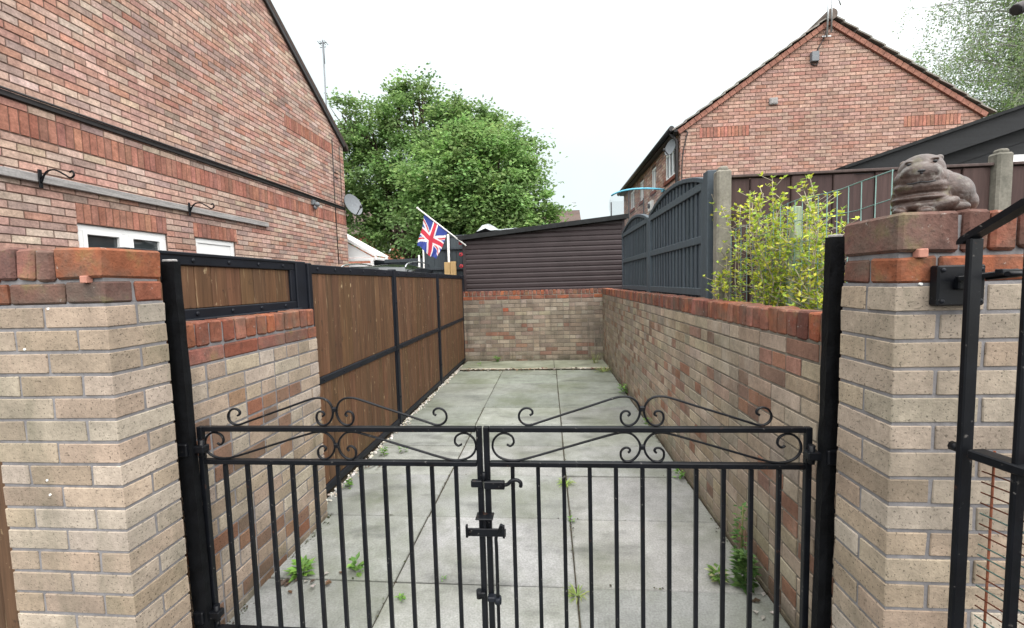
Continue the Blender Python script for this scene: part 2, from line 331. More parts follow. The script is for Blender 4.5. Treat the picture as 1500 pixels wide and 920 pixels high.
def house_bricks(mb, to3, n, u0, u1, z0, z1, pal, holes=(), planes=(), d=.008, seed=0):
    """a thin relief of bricks on a house wall, clipped to the gable planes, left out of the holes (u0,u1,z0,z1)"""
    n = Vector(n); z = z0; k = 0
    while z < z1:
        s = u0 - (.1125 if k % 2 else 0) - .225
        while s < u1:
            rc = [(max(s, u0), min(s + .215, u1))]
            for (a, b, c0, c1) in holes:
                if z + .065 > c0 + .004 and z < c1 - .004:
                    nr = []
                    for p, q in rc:
                        if q <= a or p >= b: nr.append((p, q))
                        else:
                            if a - p > .01: nr.append((p, a))
                            if q - b > .01: nr.append((b, q))
                    rc = nr
            for a, b in rc:
                if b - a < .015: continue
                po = [(a, z), (b, z), (b, z + .065), (a, z + .065)]
                for f in planes: po = clip(po, f)
                if len(po) < 3: continue
                cu = sum(p[0] for p in po) / len(po); cz = sum(p[1] for p in po) / len(po)
                col = pal(k, cu, z); bb = len(mb.v); N = len(po); dj = d + U(-.002, .002)
                for p in po: mb.v.append(tuple(to3(p[0], p[1])))
                for p in po:
                    q = (p[0] + (cu - p[0]) * .03, p[1] + (cz - p[1]) * .08); mb.v.append(tuple(Vector(to3(*q)) + n * dj))
                mb.face(tuple(bb + N + i for i in range(N)), col)
                for i in range(N): mb.face((bb + i, bb + (i + 1) % N, bb + N + (i + 1) % N, bb + N + i), col)
            s += .225
        z += .075; k += 1
def soldier(mb, to3, n, u0, u1, z0, h=.215, d=.009, w=.065):
    s = u0; n = Vector(n)
    while s < u1 - .02:
        b = min(s + w, u1); col = jit(pick(SOLD), .14, .05); bb = len(mb.v)
        po = [(s, z0 + .004), (b, z0 + .004), (b, z0 + h), (s, z0 + h)]
        for p in po: mb.v.append(tuple(to3(*p)))
        for p in po:
            q = (p[0] + ((s + b) / 2 - p[0]) * .1, p[1] + (z0 + h / 2 - p[1]) * .03); mb.v.append(tuple(Vector(to3(*q)) + n * (d + U(-.002, .002))))
        mb.face((bb + 4, bb + 5, bb + 6, bb + 7), col)
        for i in range(4): mb.face((bb + i, bb + (i + 1) % 4, bb + 4 + (i + 1) % 4, bb + 4 + i), col)
        s += w + .01
def pal_mix(main, odd, p):
    return lambda k, u, z, half=False: jit(pick(odd) if rnd() < (p * 1.9 if half else p * .2) else pick(main), .09, .025)
#@@SETTING
# ------------------------------------------------------------------ ground
g = MB(); g.poly([(-900, -900, -.06), (900, -900, -.06), (900, 900, -.06), (-900, 900, -.06)]); struct(g.build('ground', M['field']))
g = MB(); g.poly([(-40, -20, -.03), (40, -20, -.03), (40, 1.45, -.03), (-40, 1.45, -.03)]); struct(g.build('pavement', M['asphalt']))
g = MB(); g.poly([(-9, 1.45, -.028), (-1.6, 1.45, -.028), (-1.6, 30, -.028), (-9, 30, -.028)]); struct(g.build('driveway', M['asphalt']))
g = MB(); g.box(1.1, 14, 1.46, 16, -.05, .35); struct(g.build('garden_ground', M['soil']))
# paving flags 900 x 600 in three columns
mb = MB()
mb.box(-1.66, 1.0, 1.3, 8.15, -.04, -.009, (.05, .048, .04), 1)
cols = [(-1.585, -.7936), (-.7936, .1045), (.1045, .985)]
for r_ in range(-2, 10):
    for (a, b) in cols:
        y0 = 1.983 + .6 * r_; y1 = min(y0 + .6, 7.12)
        if y1 - y0 < .1: continue
        t = min(1, max(0, (y0 - 2.6) / 4))
        c = mixc(S(180, 182, 179, .57), S(164, 170, 157, .53), t)
        dz = U(-.003, .003)
        mb.cbox(((a + b) / 2, (y0 + y1) / 2, -.02 + dz), AX, ((b - a) / 2 - .004, (y1 - y0) / 2 - .004, .02), .005, jit(c, .10, .02), 0, .002)
struct(mb.build('paving', [M['slab'], M['soil']]))
# raised ledge at the back of the yard with a broken edge
mb = MB(); xs_ = [-1.56, .075, .985]
for xa_, xb_ in zip(xs_[:-1], xs_[1:]):
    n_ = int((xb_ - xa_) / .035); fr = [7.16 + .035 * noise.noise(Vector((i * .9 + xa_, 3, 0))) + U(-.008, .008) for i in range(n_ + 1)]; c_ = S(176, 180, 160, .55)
    for i in range(n_):
        a_ = xa_ + .004 + (xb_ - xa_ - .008) * i / n_; b_ = xa_ + .004 + (xb_ - xa_ - .008) * (i + 1) / n_; f0, f1 = fr[i], fr[i + 1]
        mb.poly([(a_, f0 + .018, .030), (b_, f1 + .018, .030), (b_, 8.0, .006), (a_, 8.0, .006)], c_)
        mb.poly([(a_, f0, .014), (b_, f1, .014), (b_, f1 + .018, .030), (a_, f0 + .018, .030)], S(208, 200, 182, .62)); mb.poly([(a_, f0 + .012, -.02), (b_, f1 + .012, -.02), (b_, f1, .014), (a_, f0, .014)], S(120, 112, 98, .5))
struct(mb.build('concrete_ledge', [M['slab']]))

# ------------------------------------------------------------------ brick pillars
def pillar(x0, x1, y0, label, left):
    t = thing('brick_pillar', label, 'pillar', ((x0 + x1) / 2, y0 + .1, 0))
    yb = y0 + .215; zt = 1.439
    mb = MB(); mb.box(x0 + .004, x1 - .004, y0 + .004, yb - .004, -.03, zt + .004, (.3, .3, .3), 1); mb.box(x0 + .012, x1 - .012, y0 + .012, yb - .012, zt + .003, zt + .178, (.3, .3, .3), 1)
    P = lambda: jit(pick(BUFF) if rnd() < 2 else pick(BUFF), .10, .02)
    n = 20; z = zt - .075 * n; e = .0015
    for k in range(n):
        za, zb = z + .005, z + .07
        B = lambda a, b, c, d: mb.rbox(a, b, c, d, za, zb, .0022, P(), 0, .0012)
        if k % 2:      # two stretchers on the face, split returns
            m_ = (x0 + x1) / 2
            B(x0, m_ - .005, y0, y0 + .1025); B(m_ + .005, x1, y0, y0 + .1025); B(x0, m_ - .005, yb - .1025, yb); B(m_ + .005, x1, yb - .1025, yb)
        else:          # a header at each corner runs right through
            B(x0, x0 + .1025, y0, yb); B(x1 - .1025, x1, y0, yb); B(x0 + .1125, x1 - .1125, y0, y0 + .1025); B(x0 + .1125, x1 - .1125, yb - .1025, yb)
        z += .075
    mb.build('brickwork', [M['brick_pillar'], M['mortar']], t)
    mb = MB(); D = lambda: jit(pick(RED), .16, .05)
    za, zb = zt + .006, zt + .073; m_ = x0 + .29 if left else x0 + .115
    hx = [x0, x0 + .1, m_ + .01, x1] if left else [x0, x0 + .105, x0 + .335, x1]
    for a, b in zip(hx[:-1], hx[1:]):
        mb.rbox(a + .004, b - .004, y0, y0 + .1025, za, zb, .006, D(), 0, .003); mb.rbox(a + .004, b - .004, yb - .1025, yb, za, zb, .006, D(), 0, .003)
    za, zb = zt + .083, zt + .187; s = x0
    while s < x1 - .03:            # bricks on edge, a long one laid along the post side
        b = min(s + .068, x1)
        if (left and s > x1 - .19): b = x1
        if (not left and s == x0): b = x0 + .155
        if b > x1 - .03: b = x1
        mb.rbox(s + .003, b - .004, y0 - .002, yb + .002, za + U(-.003, .003), zb + U(-.005, .005), .008, D(), 0, .004)
        s = b
    mb.build('coping', [M['red']], t)
    mb = MB(); px = x1 - .055 if left else x0 + .055
    mb.rbox(px - .012, px + .012, y0 - .012, y0 + .01, zt + .07, zt + .093, .002); mb.build('wall_plug', M['plug'], t)
    mb = MB()                      # small screw holes and specks of filler
    for (dx, dz) in (((-.30, 1.30), (-.27, .86), (-.265, .81), (-.20, 1.43)) if left else ((.09, 1.437), (.11, 1.43), (.16, 1.45), (.06, 1.44))):
        x_ = x1 + dx if left else x0 + dx
        mb.tube([(x_, y0 - .002, dz), (x_, y0 + .01, dz)], .0038, 8)
    mb.build('screw_cap', M['white_paint'], t)
pillar(-1.845, -1.405, 1.2503, 'buff brick gate pillar on the left with red brick top, nothing standing on it', True)
pillar(.9149, 1.355, 1.2151, 'buff brick gate pillar on the right with the stone animal standing on top', False)

# ------------------------------------------------------------------ yard walls
t = thing('brick_wall', 'low buff brick wall behind the left gate post, carrying a short boarded panel above', 'wall', (-1.5, 2.0, 0))
mb = MB(); x = -1.4495
wall_bricks(mb, (x, 1.575, .0), (0, 1, 0), (1, 0, 0), .985, -.105, 1.17, pal_mix(BUFF, BUFF_BROWN, .2), split=.38)
wall_bricks(mb, (x - .1025, 2.56, .0), (1, 0, 0), (0, 1, 0), .1025, -.105, 1.17, pal_mix(BUFF, BUFF_BROWN, .2), th=.09)
mb.box(x - .1, x - .004, 1.58, 2.556, -.06, 1.17, (.3, .3, .3), 1); mb.box(x - .095, x - .01, 1.58, 2.55, 1.169, 1.335, (.3, .3, .3), 1); mb.build('brickwork', [M['brick_pillar'], M['mortar']], t)
mb = MB(); wall_bricks(mb, (x, 1.575, 0), (0, 1, 0), (1, 0, 0), .985, 1.17, 1.24, lambda k, u, z: jit(pick(RED), .15, .04), ch=.006)
y = 1.575
while y < 2.54:
    mb.rbox(x - .1025, x + .001, y, y + .065, 1.246 + U(-.002, .002), 1.346 + U(-.004, .004), .007, jit(pick(RED), .16, .05), 0, .003); y += .075
mb.build('coping', [M['red']], t)

t = thing('brick_wall', 'long weathered brick wall down the right of the yard with red coping', 'wall', (1.04, 4.6, 0))
XR = .9913
def pal_right(k, u, z, half=False):
    c = pick(OLD_RED) if rnd() < (.34 if half else .05) else pick(OLD)
    if z > 1.1 and u < .5 and rnd() < .4: c = pick(OLD_RED)
    f = mixc(c, S(140, 132, 116), min(.5, max(0, (u - .5) * .1)))
    return jit(f, .13, .04)
mb = MB(); wall_bricks(mb, (XR, 1.44, 0), (0, 1, 0), (-1, 0, 0), 6.68, -.053, 1.222, pal_right, split=.38)
mb.box(XR + .0045, XR + .1, 1.445, 8.1, -.06, 1.224, (.3, .3, .3), 1); mb.box(XR + .009, XR + .095, 1.445, 8.1, 1.223, 1.318, (.3, .3, .3), 1); mb.build('brickwork', [M['brick_wall'], M['mortar_dark']], t)
mb = MB(); y = 1.44
while y < 8.05:
    mb.rbox(XR - .002, XR + .105, y, y + .065, 1.222 + U(-.002, .002), 1.330 + U(-.004, .004), .007, jit(pick(RED), .17, .05), 0, .003); y += .075
mb.build('coping', [M['red']], t)

t = thing('brick_wall', 'grimy grey brown brick wall across the end of the yard, below the brown shed', 'wall', (-.3, 8.05, 0))
mb = MB()
def pal_back(k, u, z, half=False):
    if abs(u - .81) < .055 and abs(z - .9) < .04: return S(205, 110, 80)
    return jit(pick(BACK) if rnd() < .93 else pick(OLD_RED), .14, .04)
wall_bricks(mb, (-1.64, 7.978, 0), (1, 0, 0), (0, -1, 0), 2.63, -.11, 1.165, pal_back, split=.3)
mb.box(-1.63, .985, 7.985, 8.08, -.06, 1.31, (.3, .3, .3), 1); mb.build('brickwork', [M['brick_back'], M['mortar_dark']], t)
mb = MB(); wall_bricks(mb, (-1.64, 7.978, 0), (1, 0, 0), (0, -1, 0), 2.63, 1.165, 1.24, lambda k, u, z: jit(pick(RED), .12, .04), ch=.006)
x = -1.64
while x < .96:
    mb.rbox(x, x + .065, 7.976, 8.08, 1.243, 1.327 + U(-.003, .003), .006, jit(pick(RED), .15, .05), 0, .003); x += .075
mb.build('coping', [M['red']], t)

# ------------------------------------------------------------------ house on the left
HX = -4.72; YE = 9.92; ZE = 4.80; SL = .617; YA = 5.9
t = thing('brick_house', 'large red brick house on the left, white window and door in its gable', 'house', (-8, 6, 0))
to3 = lambda u, z: (HX, u, z)
Y0h = 2 * YA - YE
rake = [lambda p: ZE + SL * (YE - p[0]) - .04 - p[1], lambda p: ZE + SL * (p[0] - Y0h) - .04 - p[1]]
win = (4.0, 5.03, 1.12, 2.192); door = (5.462, 6.2, -.03, 2.20)
band = [(Y0h, YE, 2.925, 3.15), (4.0, 5.03, 2.194, 2.40), (5.44, 6.24, 2.205, 2.40), (7.67, 9.39, 4.425, 4.65)]
mb = MB()
def pal_house(k, u, z): return jit(pick(HOUSE), .13, .04)
house_bricks(mb, to3, (1, 0, 0), Y0h, YE, .9, 7.5, pal_house, [win, door] + band, rake)
# wall plane with openings, behind the brick relief
def wall_plane(mb, to3, u0, u1, z0, z1, holes, mi):
    us = sorted({u0, u1} | {h_[0] for h_ in holes} | {h_[1] for h_ in holes}); zs = sorted({z0, z1} | {h_[2] for h_ in holes} | {h_[3] for h_ in holes})
    for a, b in zip(us[:-1], us[1:]):
        for c, d in zip(zs[:-1], zs[1:]):
            if not any(a >= h_[0] - 1e-6 and b <= h_[1] + 1e-6 and c >= h_[2] - 1e-6 and d <= h_[3] + 1e-6 for h_ in holes):
                mb.poly([to3(a, c), to3(b, c), to3(b, d), to3(a, d)], (.3, .3, .3), mi)
wall_plane(mb, to3, Y0h, YE, -.05, ZE - .04, [win, door], 1)
mb.poly([to3(Y0h, ZE - .04), to3(YE, ZE - .04), to3(YA, ZE - .04 + SL * (YE - YA))], (.3, .3, .3), 1)
mb.poly([(HX, YE, -.05), (-12, YE, -.05), (-12, YE, ZE), (HX, YE, ZE)], (.3, .3, .3), 1)
mb.poly([(HX, Y0h, -.05), (-12, Y0h, -.05), (-12, Y0h, ZE), (HX, Y0h, ZE)], (.3, .3, .3), 1)
for (a, b, c, d) in (win, door):                       # reveals
    for p, q in (((a, c), (a, d)), ((a, d), (b, d)), ((b, d), (b, c)), ((b, c), (a, c))):
        mb.poly([(HX, p[0], p[1]), (HX, q[0], q[1]), (HX - .12, q[0], q[1]), (HX - .12, p[0], p[1])], S(190, 120, 95), 1)
mb.build('wall', [M['brick_house'], M['mortar_house']], t)
for (a, b, c, d) in band: mb = MB(); soldier(mb, to3, (1, 0, 0), a, b, c, d - c - .004); mb.build('soldier_course', [M['brick_house']], t)
mb = MB()                                              # lead flashing over the band
mb.bar((HX + .018, Y0h + .05, 3.235), (HX + .018, YE - .1, 3.30), .035, .05); mb.tube([(HX + .05, Y0h + .1, 3.27), (HX + .05, YE - .05, 3.325)], .012, 8)
mb.build('flashing', M['pipe'], t)
mb = MB()                                              # roof with overhanging verge
for sgn in (1, -1):
    ye = YE + .18 if sgn > 0 else Y0h - .18
    zl = ZE - .18 * SL
    za = ZE + SL * (YE - YA)
    mb.hexa([(HX + .06, YA, za), (HX + .06, ye, zl), (-12, ye, zl), (-12, YA, za), (HX + .06, YA, za + .1), (HX + .06, ye, zl + .1), (-12, ye, zl + .1), (-12, YA, za + .1)], S(96, 84, 80), 0)
mb.build('roof', [M['tile']], t)
mb = MB()
for sgn in (1, -1):
    yy = YE if sgn > 0 else Y0h
    mb.bar((HX + .04, YA, ZE + SL * (YE - YA) - .05), (HX + .04, yy, ZE - .05), .045, .07)
mb.build('verge_board', M['pipe'], t)
mb = MB()
mb.tube([(HX + .02, 9.40, 4.75), (HX + .02, 9.38, 3.4), (HX + .02, 9.40, 2.0)], .009, 6); mb.tube([(HX + .03, 9.70, 4.7), (HX + .03, 9.70, 3.3)], .007, 6)
for z_ in (3.94, 4.05): mb.bar((HX + .02, 9.40, z_), (HX + .02, 9.6, z_), .015, .015)
mb.build('cable', M['pipe'], t)
# window: frame, two panes, and the curtain glimpses
wx = HX - .05
w_ = MB(); a, b, c, d = win; f = .065
w_.rbox(wx - .03, wx + .03, a, b, d - f, d, .004); w_.rbox(wx - .03, wx + .03, a, b, c, c + f, .004)
for y_ in (a, (a + b) / 2 - .045, b - f): w_.rbox(wx - .029, wx + .031, y_, y_ + (f if y_ != (a + b) / 2 - .045 else .09), c + f, d - f, .004)
wf = w_.build('window', M['white'], t)
for (p, q) in ((a + f, (a + b) / 2 - .045), ((a + b) / 2 + .045, b - f)):
    s_ = MB(); s_.rbox(wx - .02, wx + .045, p, p + .035, c + f, d - f, .004); s_.rbox(wx - .02, wx + .045, q - .035, q, c + f, d - f, .004)
    s_.rbox(wx - .019, wx + .044, p + .035, q - .035, d - f - .035, d - f, .004); s_.rbox(wx - .019, wx + .044, p + .035, q - .035, c + f, c + f + .035, .004)
    s_.build('sash', M['white'], wf)
    s_ = MB(); s_.box(wx + .002, wx + .006, p + .036, q - .036, c + f + .036, d - f - .036); s_.build('pane', M['glass'], wf)
s_ = MB(); s_.rbox(HX - .08, HX + .05, a - .03, b + .03, c - .05, c - .001, .006); s_.build('sill', M['white'], wf)
w_ = MB(); a, b, c, d = door
w_.rbox(wx - .03, wx + .03, a, b, d - f, d, .004); w_.rbox(wx - .029, wx + .031, a, a + f, c, d - f, .004); w_.rbox(wx - .029, wx + .031, b - f, b, c, d - f, .004)
df = w_.build('door', M['white'], t)
s_ = MB(); s_.rbox(wx - .02, wx + .015, a + f + .003, b - f - .003, c, d - f - .003, .006); s_.rbox(wx + .014, wx + .022, a + .16, b - .16, 1.25, 1.95, .004); s_.build('door_panel', M['white'], df)
s_ = MB(); s_.tube([(wx + .02, a + .1, 1.0), (wx + .06, a + .1, 1.0), (wx + .06, a + .2, 1.0)], .01, 8); s_.build('handle', M['metal'], df)

# things fixed to the left house
mb = MB(); mb.rbox(HX + .012, HX + .06, 2.2, 6.95, 2.52, 2.595, .004); o = mb.build('timber_rail', M['greywood'], org=(HX, 4.6, 2.52)); tag(o, 'long weathered grey timber rail screwed across the left house wall', 'rail')
for y_, lb in ((3.67, 'black iron hanging basket hook above the white window, nearer the frame edge'), (5.33, 'black iron hanging basket hook on the grey rail near the white door')):
    mb = MB(); z_ = 2.575
    mb.rbox(HX + .061, HX + .075, y_ - .015, y_ + .015, z_ - .11, z_ + .06, .003)
    mb.tube(smooth([(HX + .075, y_, z_ - .06), (HX + .13, y_, z_ + .03), (HX + .22, y_, z_ + .05), (HX + .32, y_, z_ + .0), (HX + .37, y_, z_ - .03), (HX + .41, y_, z_ - .01), (HX + .40, y_, z_ + .03), (HX + .37, y_, z_ + .02)]), .008, 8)
    mb.tube([(HX + .075, y_, z_ - .02), (HX + .16, y_, z_ + .045)], .006, 6)
    tag(mb.build('basket_hook', M['black'], org=(HX + .06, y_, z_)), lb, 'hook', 'hanging basket hooks on the left house')
mb = MB(); y_ = 8.45
mb.rbox(HX + .01, HX + .06, y_ - .05, y_ + .05, 3.15, 3.25, .006); mb.ell((HX + .11, y_, 3.16), (.05, .05, .05)); mb.ell((HX + .07, y_, 3.10), (.035, .045, .04))
tag(mb.build('security_light', M['dish'], org=(HX, y_, 3.15)), 'small dome security light under the flashing on the left house wall', 'light')
def dish(name, c, rad, face, label, arm):
    t = thing(name, label, 'satellite dish', c)
    q = Vector(face).to_track_quat('Z', 'Y'); mb = MB(); N = 20; cc = Vector(c)
    def pt(r_, w, d): 
        v = Vector((r_ * math.cos(w) * .92, r_ * math.sin(w), d)); v.rotate(q); return cc + v
    for lay in (0, -.008):
        base = len(mb.v); mb.v.append(tuple(pt(0, 0, lay)))
        for i in range(1, 5):
            for k in range(N): mb.v.append(tuple(pt(rad * i / 4, 2 * math.pi * k / N, .16 * rad * (i / 4) ** 2 + lay)))
        for k in range(N): mb.face((base, base + 1 + k, base + 1 + (k + 1) % N), sm=True)
        for i in range(3):
            for k in range(N):
                a_ = base + 1 + i * N; mb.face((a_ + k, a_ + N + k, a_ + N + (k + 1) % N, a_ + (k + 1) % N), sm=True)
    mb.build('reflector', M['dish'], t)
    mb = MB(); mb.tube([pt(rad * .98, -math.pi / 2, .15 * rad), pt(rad * .6, -math.pi / 2, rad * .9)], .012, 6); e_ = pt(rad * .6, -math.pi / 2, rad * .9); mb.ell(e_, (.03, .03, .04)); mb.build('feed_arm', M['blackplastic'], t)
    mb = MB(); mb.tube([cc + Vector(face).normalized() * -.01, Vector(arm)], .018, 8); mb.build('bracket', M['metal'], t)
dish('satellite_dish', (HX + .12, 10.03, 3.42), .27, (.75, -.35, .3), 'grey satellite dish at the far corner of the left house', (HX - .02, YE + .02, 3.38))
# aerial above the left roof
t = thing('aerial_mast', 'tall thin television aerial mast rising behind the left house roof', 'aerial', (-5.6, 11.0, 3.0))
mb = MB(); mb.tube([(-5.6, 11.0, 3.0), (-5.6, 11.0, 7.78)], .02, 8); mb.build('mast', M['dish'], t)
mb = MB(); mb.tube([(-5.70, 11.0, 7.70), (-5.50, 11.0, 7.72)], .012, 6)
for i in range(4): xx = -5.69 + i * .06; mb.tube([(xx, 10.9, 7.71), (xx, 11.1, 7.71)], .008, 5)
mb.tube([(-5.68, 11.0, 7.60), (-5.52, 11.0, 7.61)], .010, 5); mb.tube([(-5.578, 11.0, 7.2), (-5.578, 11.0, 7.72)], .012, 5)
mb.build('antenna', M['dish'], t)

# ------------------------------------------------------------------ house on the right
GY = 10.0; X0, X1 = 2.977, 9.056; XM = 6.0; ZR = 4.80; SR = (6.84 - 4.80) / (XM - X0)
t = thing('brick_house', 'red brick house on the right, gable towards the yard, behind the brown fence', 'house', (6, 13.5, 0))
to3r = lambda u, z: (u, GY, z)
rk = [lambda p: ZR + SR * (p[0] - X0) - .05 - p[1], lambda p: ZR + SR * (X1 - p[0]) - .05 - p[1]]
bandr = [(3.38, 4.42, 4.525, 4.75), (7.55, 8.66, 4.525, 4.75)]
def pal_gable(k, u, z): return jit(mixc(pick(HOUSE), S(182, 141, 127, .70), .5), .12, .03)
mb = MB(); house_bricks(mb, to3r, (0, -1, 0), X0, X1, 2.2, 7.2, pal_gable, bandr, rk)
mb.poly([to3r(X0, 0), to3r(X1, 0), to3r(X1, ZR - .05), to3r(XM, ZR - .05 + SR * (XM - X0)), to3r(X0, ZR - .05)], (.3, .3, .3), 1)
YF = 17.1
wins = [(10.25, 11.2, 3.86, 4.50, 'w'), (12.15, 12.62, 3.90, 4.52, 'n'), (13.65, 14.15, 3.90, 4.52, 'n'), (15.05, 15.75, 3.90, 4.52, 'w')]
to3f = lambda u, z: (X0, u, z)
house_bricks(mb, to3f, (-1, 0, 0), GY, YF, 2.4, ZR - .1, pal_house, [w[:4] for w in wins])
wall_plane(mb, to3f, GY, YF, 0, ZR, [w[:4] for w in wins], 1)
mb.poly([(X1, GY, 0), (X1, YF, 0), (X1, YF, ZR), (X1, GY, ZR)], (.3, .3, .3), 1); mb.poly([(X0, YF, 0), (X1, YF, 0), (X1, YF, ZR), (XM, YF, 6.8), (X0, YF, ZR)], (.3, .3, .3), 1)
mb.build('wall', [M['brick_house'], M['mortar_house']], t)
for (a, b, c, d) in bandr: mb = MB(); soldier(mb, to3r, (0, -1, 0), a, b, c, d - c - .004); mb.build('soldier_course', [M['brick_house']], t)
mb = MB()                                              # brick verge strip under the tiles
for a, b in ((X0 - .06, XM), (X1 + .06, XM)):
    za = ZR - .06 * SR; zb = ZR + SR * (XM - X0)
    n_ = 26
    for i in range(n_):
        p = Vector((a + (b - a) * i / n_, GY - .03, za + (zb - za) * i / n_ - .09)); q = Vector((a + (b - a) * (i + .95) / n_, GY - .03, za + (zb - za) * (i + .95) / n_ - .09))
        mb.bar(p, q, .06, .10, (0, 0, 1), .002, jit(S(178, 128, 112, .64), .06, .02))
mb.build('verge', [M['brick_house']], t)
mb = MB()                                              # overlapping tile courses
for sg_, xe in ((-1, X0 - .2), (1, X1 + .2)):
    n_ = 12; xm = XM
    for i in range(n_):
        xa = xe + (xm - xe) * i / n_; xb = xe + (xm - xe) * (i + 1.12) / n_
        za = ZR + SR * (abs(xa - (X0 if sg_ < 0 else X1)) * (1 if (xa - (X0 if sg_ < 0 else X1)) * sg_ < 0 else -1)); zb = za + SR * abs(xb - xa)
        c_ = jit(S(168, 164, 156, .6), .14, .03)
        y0_, y1_ = GY - .1, YF + .1
        mb.hexa([(xa, y0_, za + .03), (xb, y0_, zb - .005), (xb, y1_, zb - .005), (xa, y1_, za + .03), (xa, y0_, za + .062), (xb, y0_, zb + .025), (xb, y1_, zb + .025), (xa, y1_, za + .062)] if sg_ < 0 else
                [(xb, y0_, zb - .005), (xa, y0_, za + .03), (xa, y1_, za + .03), (xb, y1_, zb - .005), (xb, y0_, zb + .025), (xa, y0_, za + .062), (xa, y1_, za + .062), (xb, y1_, zb + .025)], c_)
rf = mb.build('roof', [M['tile']], t)
mb = MB()
for i in range(14): mb.tube([(XM, GY - .12 + i * .52, 6.87), (XM, GY + .38 + i * .52, 6.87)], .11, 12, jit(S(150, 135, 128, .5), .1, .03))
mb.build('ridge_tile', [M['tile']], rf)
mb = MB(); mb.rbox(X0 - .16, X0 - .01, GY - .05, YF, ZR - .12, ZR - .06, .004); mb.tube([(X0 - .21, GY - .06, ZR - .05), (X0 - .21, YF, ZR - .05)], .06, 10); mb.build('gutter', M['blackplastic'], t)
mb = MB(); mb.tube([(X0 - .2, GY + .1, ZR - .1), (X0 - .06, GY + .08, ZR - .28), (X0 - .06, GY + .08, 0.35)], .035, 8)
mb.tube(smooth([(X0 + .02, GY - .02, 4.72), (X0 + .14, GY - .03, 4.66), (X0 + .10, GY - .03, 4.5), (X0 + .02, GY - .03, 3.9), (X0 + .03, GY - .03, 2.2)], 4), .012, 6)
mb.build('downpipe', M['pipe'], t)
for (a, b, c, d, kd) in wins:
    w_ = MB(); xx = X0 + .03; f = .06
    w_.rbox(xx - .025, xx + .03, a, b, d - f, d, .004); w_.rbox(xx - .025, xx + .03, a, b, c, c + f, .004)
    for y_ in [a, b - f] + ([a + .33, a + .62] if kd == 'w' and b - a > .8 else [(a + b) / 2 - f / 2]): w_.rbox(xx - .024, xx + .031, y_, y_ + f, c + f, d - f, .004)
    wf = w_.build('window', M['white'], t)
    s_ = MB(); s_.box(xx, xx + .01, a + f, b - f, c + f, d - f); s_.build('pane', M['glass'], wf)
    s_ = MB(); s_.rbox(X0 - .05, X0 + .06, a - .06, b + .06, c - .09, c - .002, .005, S(150, 90, 75)); s_.build('sill', [M['brick_house']], wf)
mb = MB(); mb.rbox(4.82, 4.99, GY - .05, GY, 5.14, 5.28, .006); mb.rbox(4.84, 4.97, GY - .06, GY - .045, 5.16, 5.26, .003); mb.build('air_vent', M['greywood'], t)
mb = MB(); mb.rbox(X0 - .08, X0 + .01, 12.4, 12.8, 3.38, 3.66, .01); mb.tube([(X0 - .07, 12.6, 3.53), (X0 - .12, 12.6, 3.53)], .07, 12, mi=1); mb.build('flue_vent', [M['white'], M['blackplastic']], t)
mb = MB(); mb.rbox(5.64, 5.79, GY - .09, GY, 5.96, 6.16, .008); mb.tube(smooth([(5.80, GY - .03, 5.99), (5.76, GY - .03, 5.9), (5.66, GY - .02, 5.93)], 4), .012, 6, mi=1); mb.tube(smooth([(5.78, GY - .03, 6.15), (5.80, GY - .03, 6.25), (5.91, GY - .03, 6.45), (5.95, GY - .03, 6.62)], 4), .010, 6, mi=1); mb.build('junction_box', [M['dish'], M['pipe']], t)
dish('satellite_dish', (X0 - .14, 10.22, 4.42), .19, (-.85, -.40, .25), 'small dark satellite dish beside the upstairs window of the right house', (X0, 10.3, 4.38))
t = thing('roof_aerial', 'television aerial on twin poles fixed at the peak of the right gable', 'aerial', (5.95, GY - .08, 6.5))
mb = MB(); mb.tube([(5.90, GY - .12, 6.40), (5.94, GY - .12, 7.6)], .018, 8); mb.tube([(5.99, GY - .12, 6.5), (5.98, GY - .12, 7.6)], .016, 8); mb.bar((5.84, GY - .06, 6.45), (6.02, GY - .06, 6.45), .03, .03); mb.build('pole', M['metal'], t)
mb = MB(); mb.tube([(5.8, GY - .13, 7.28), (6.15, GY - .13, 7.22)], .012, 6); mb.tube([(6.08, GY - .12, 7.26), (6.16, GY - .12, 7.02)], .012, 6); mb.tube([(5.86, GY - .2, 7.25), (5.86, GY, 7.29)], .010, 5); mb.build('antenna', M['metal'], t)
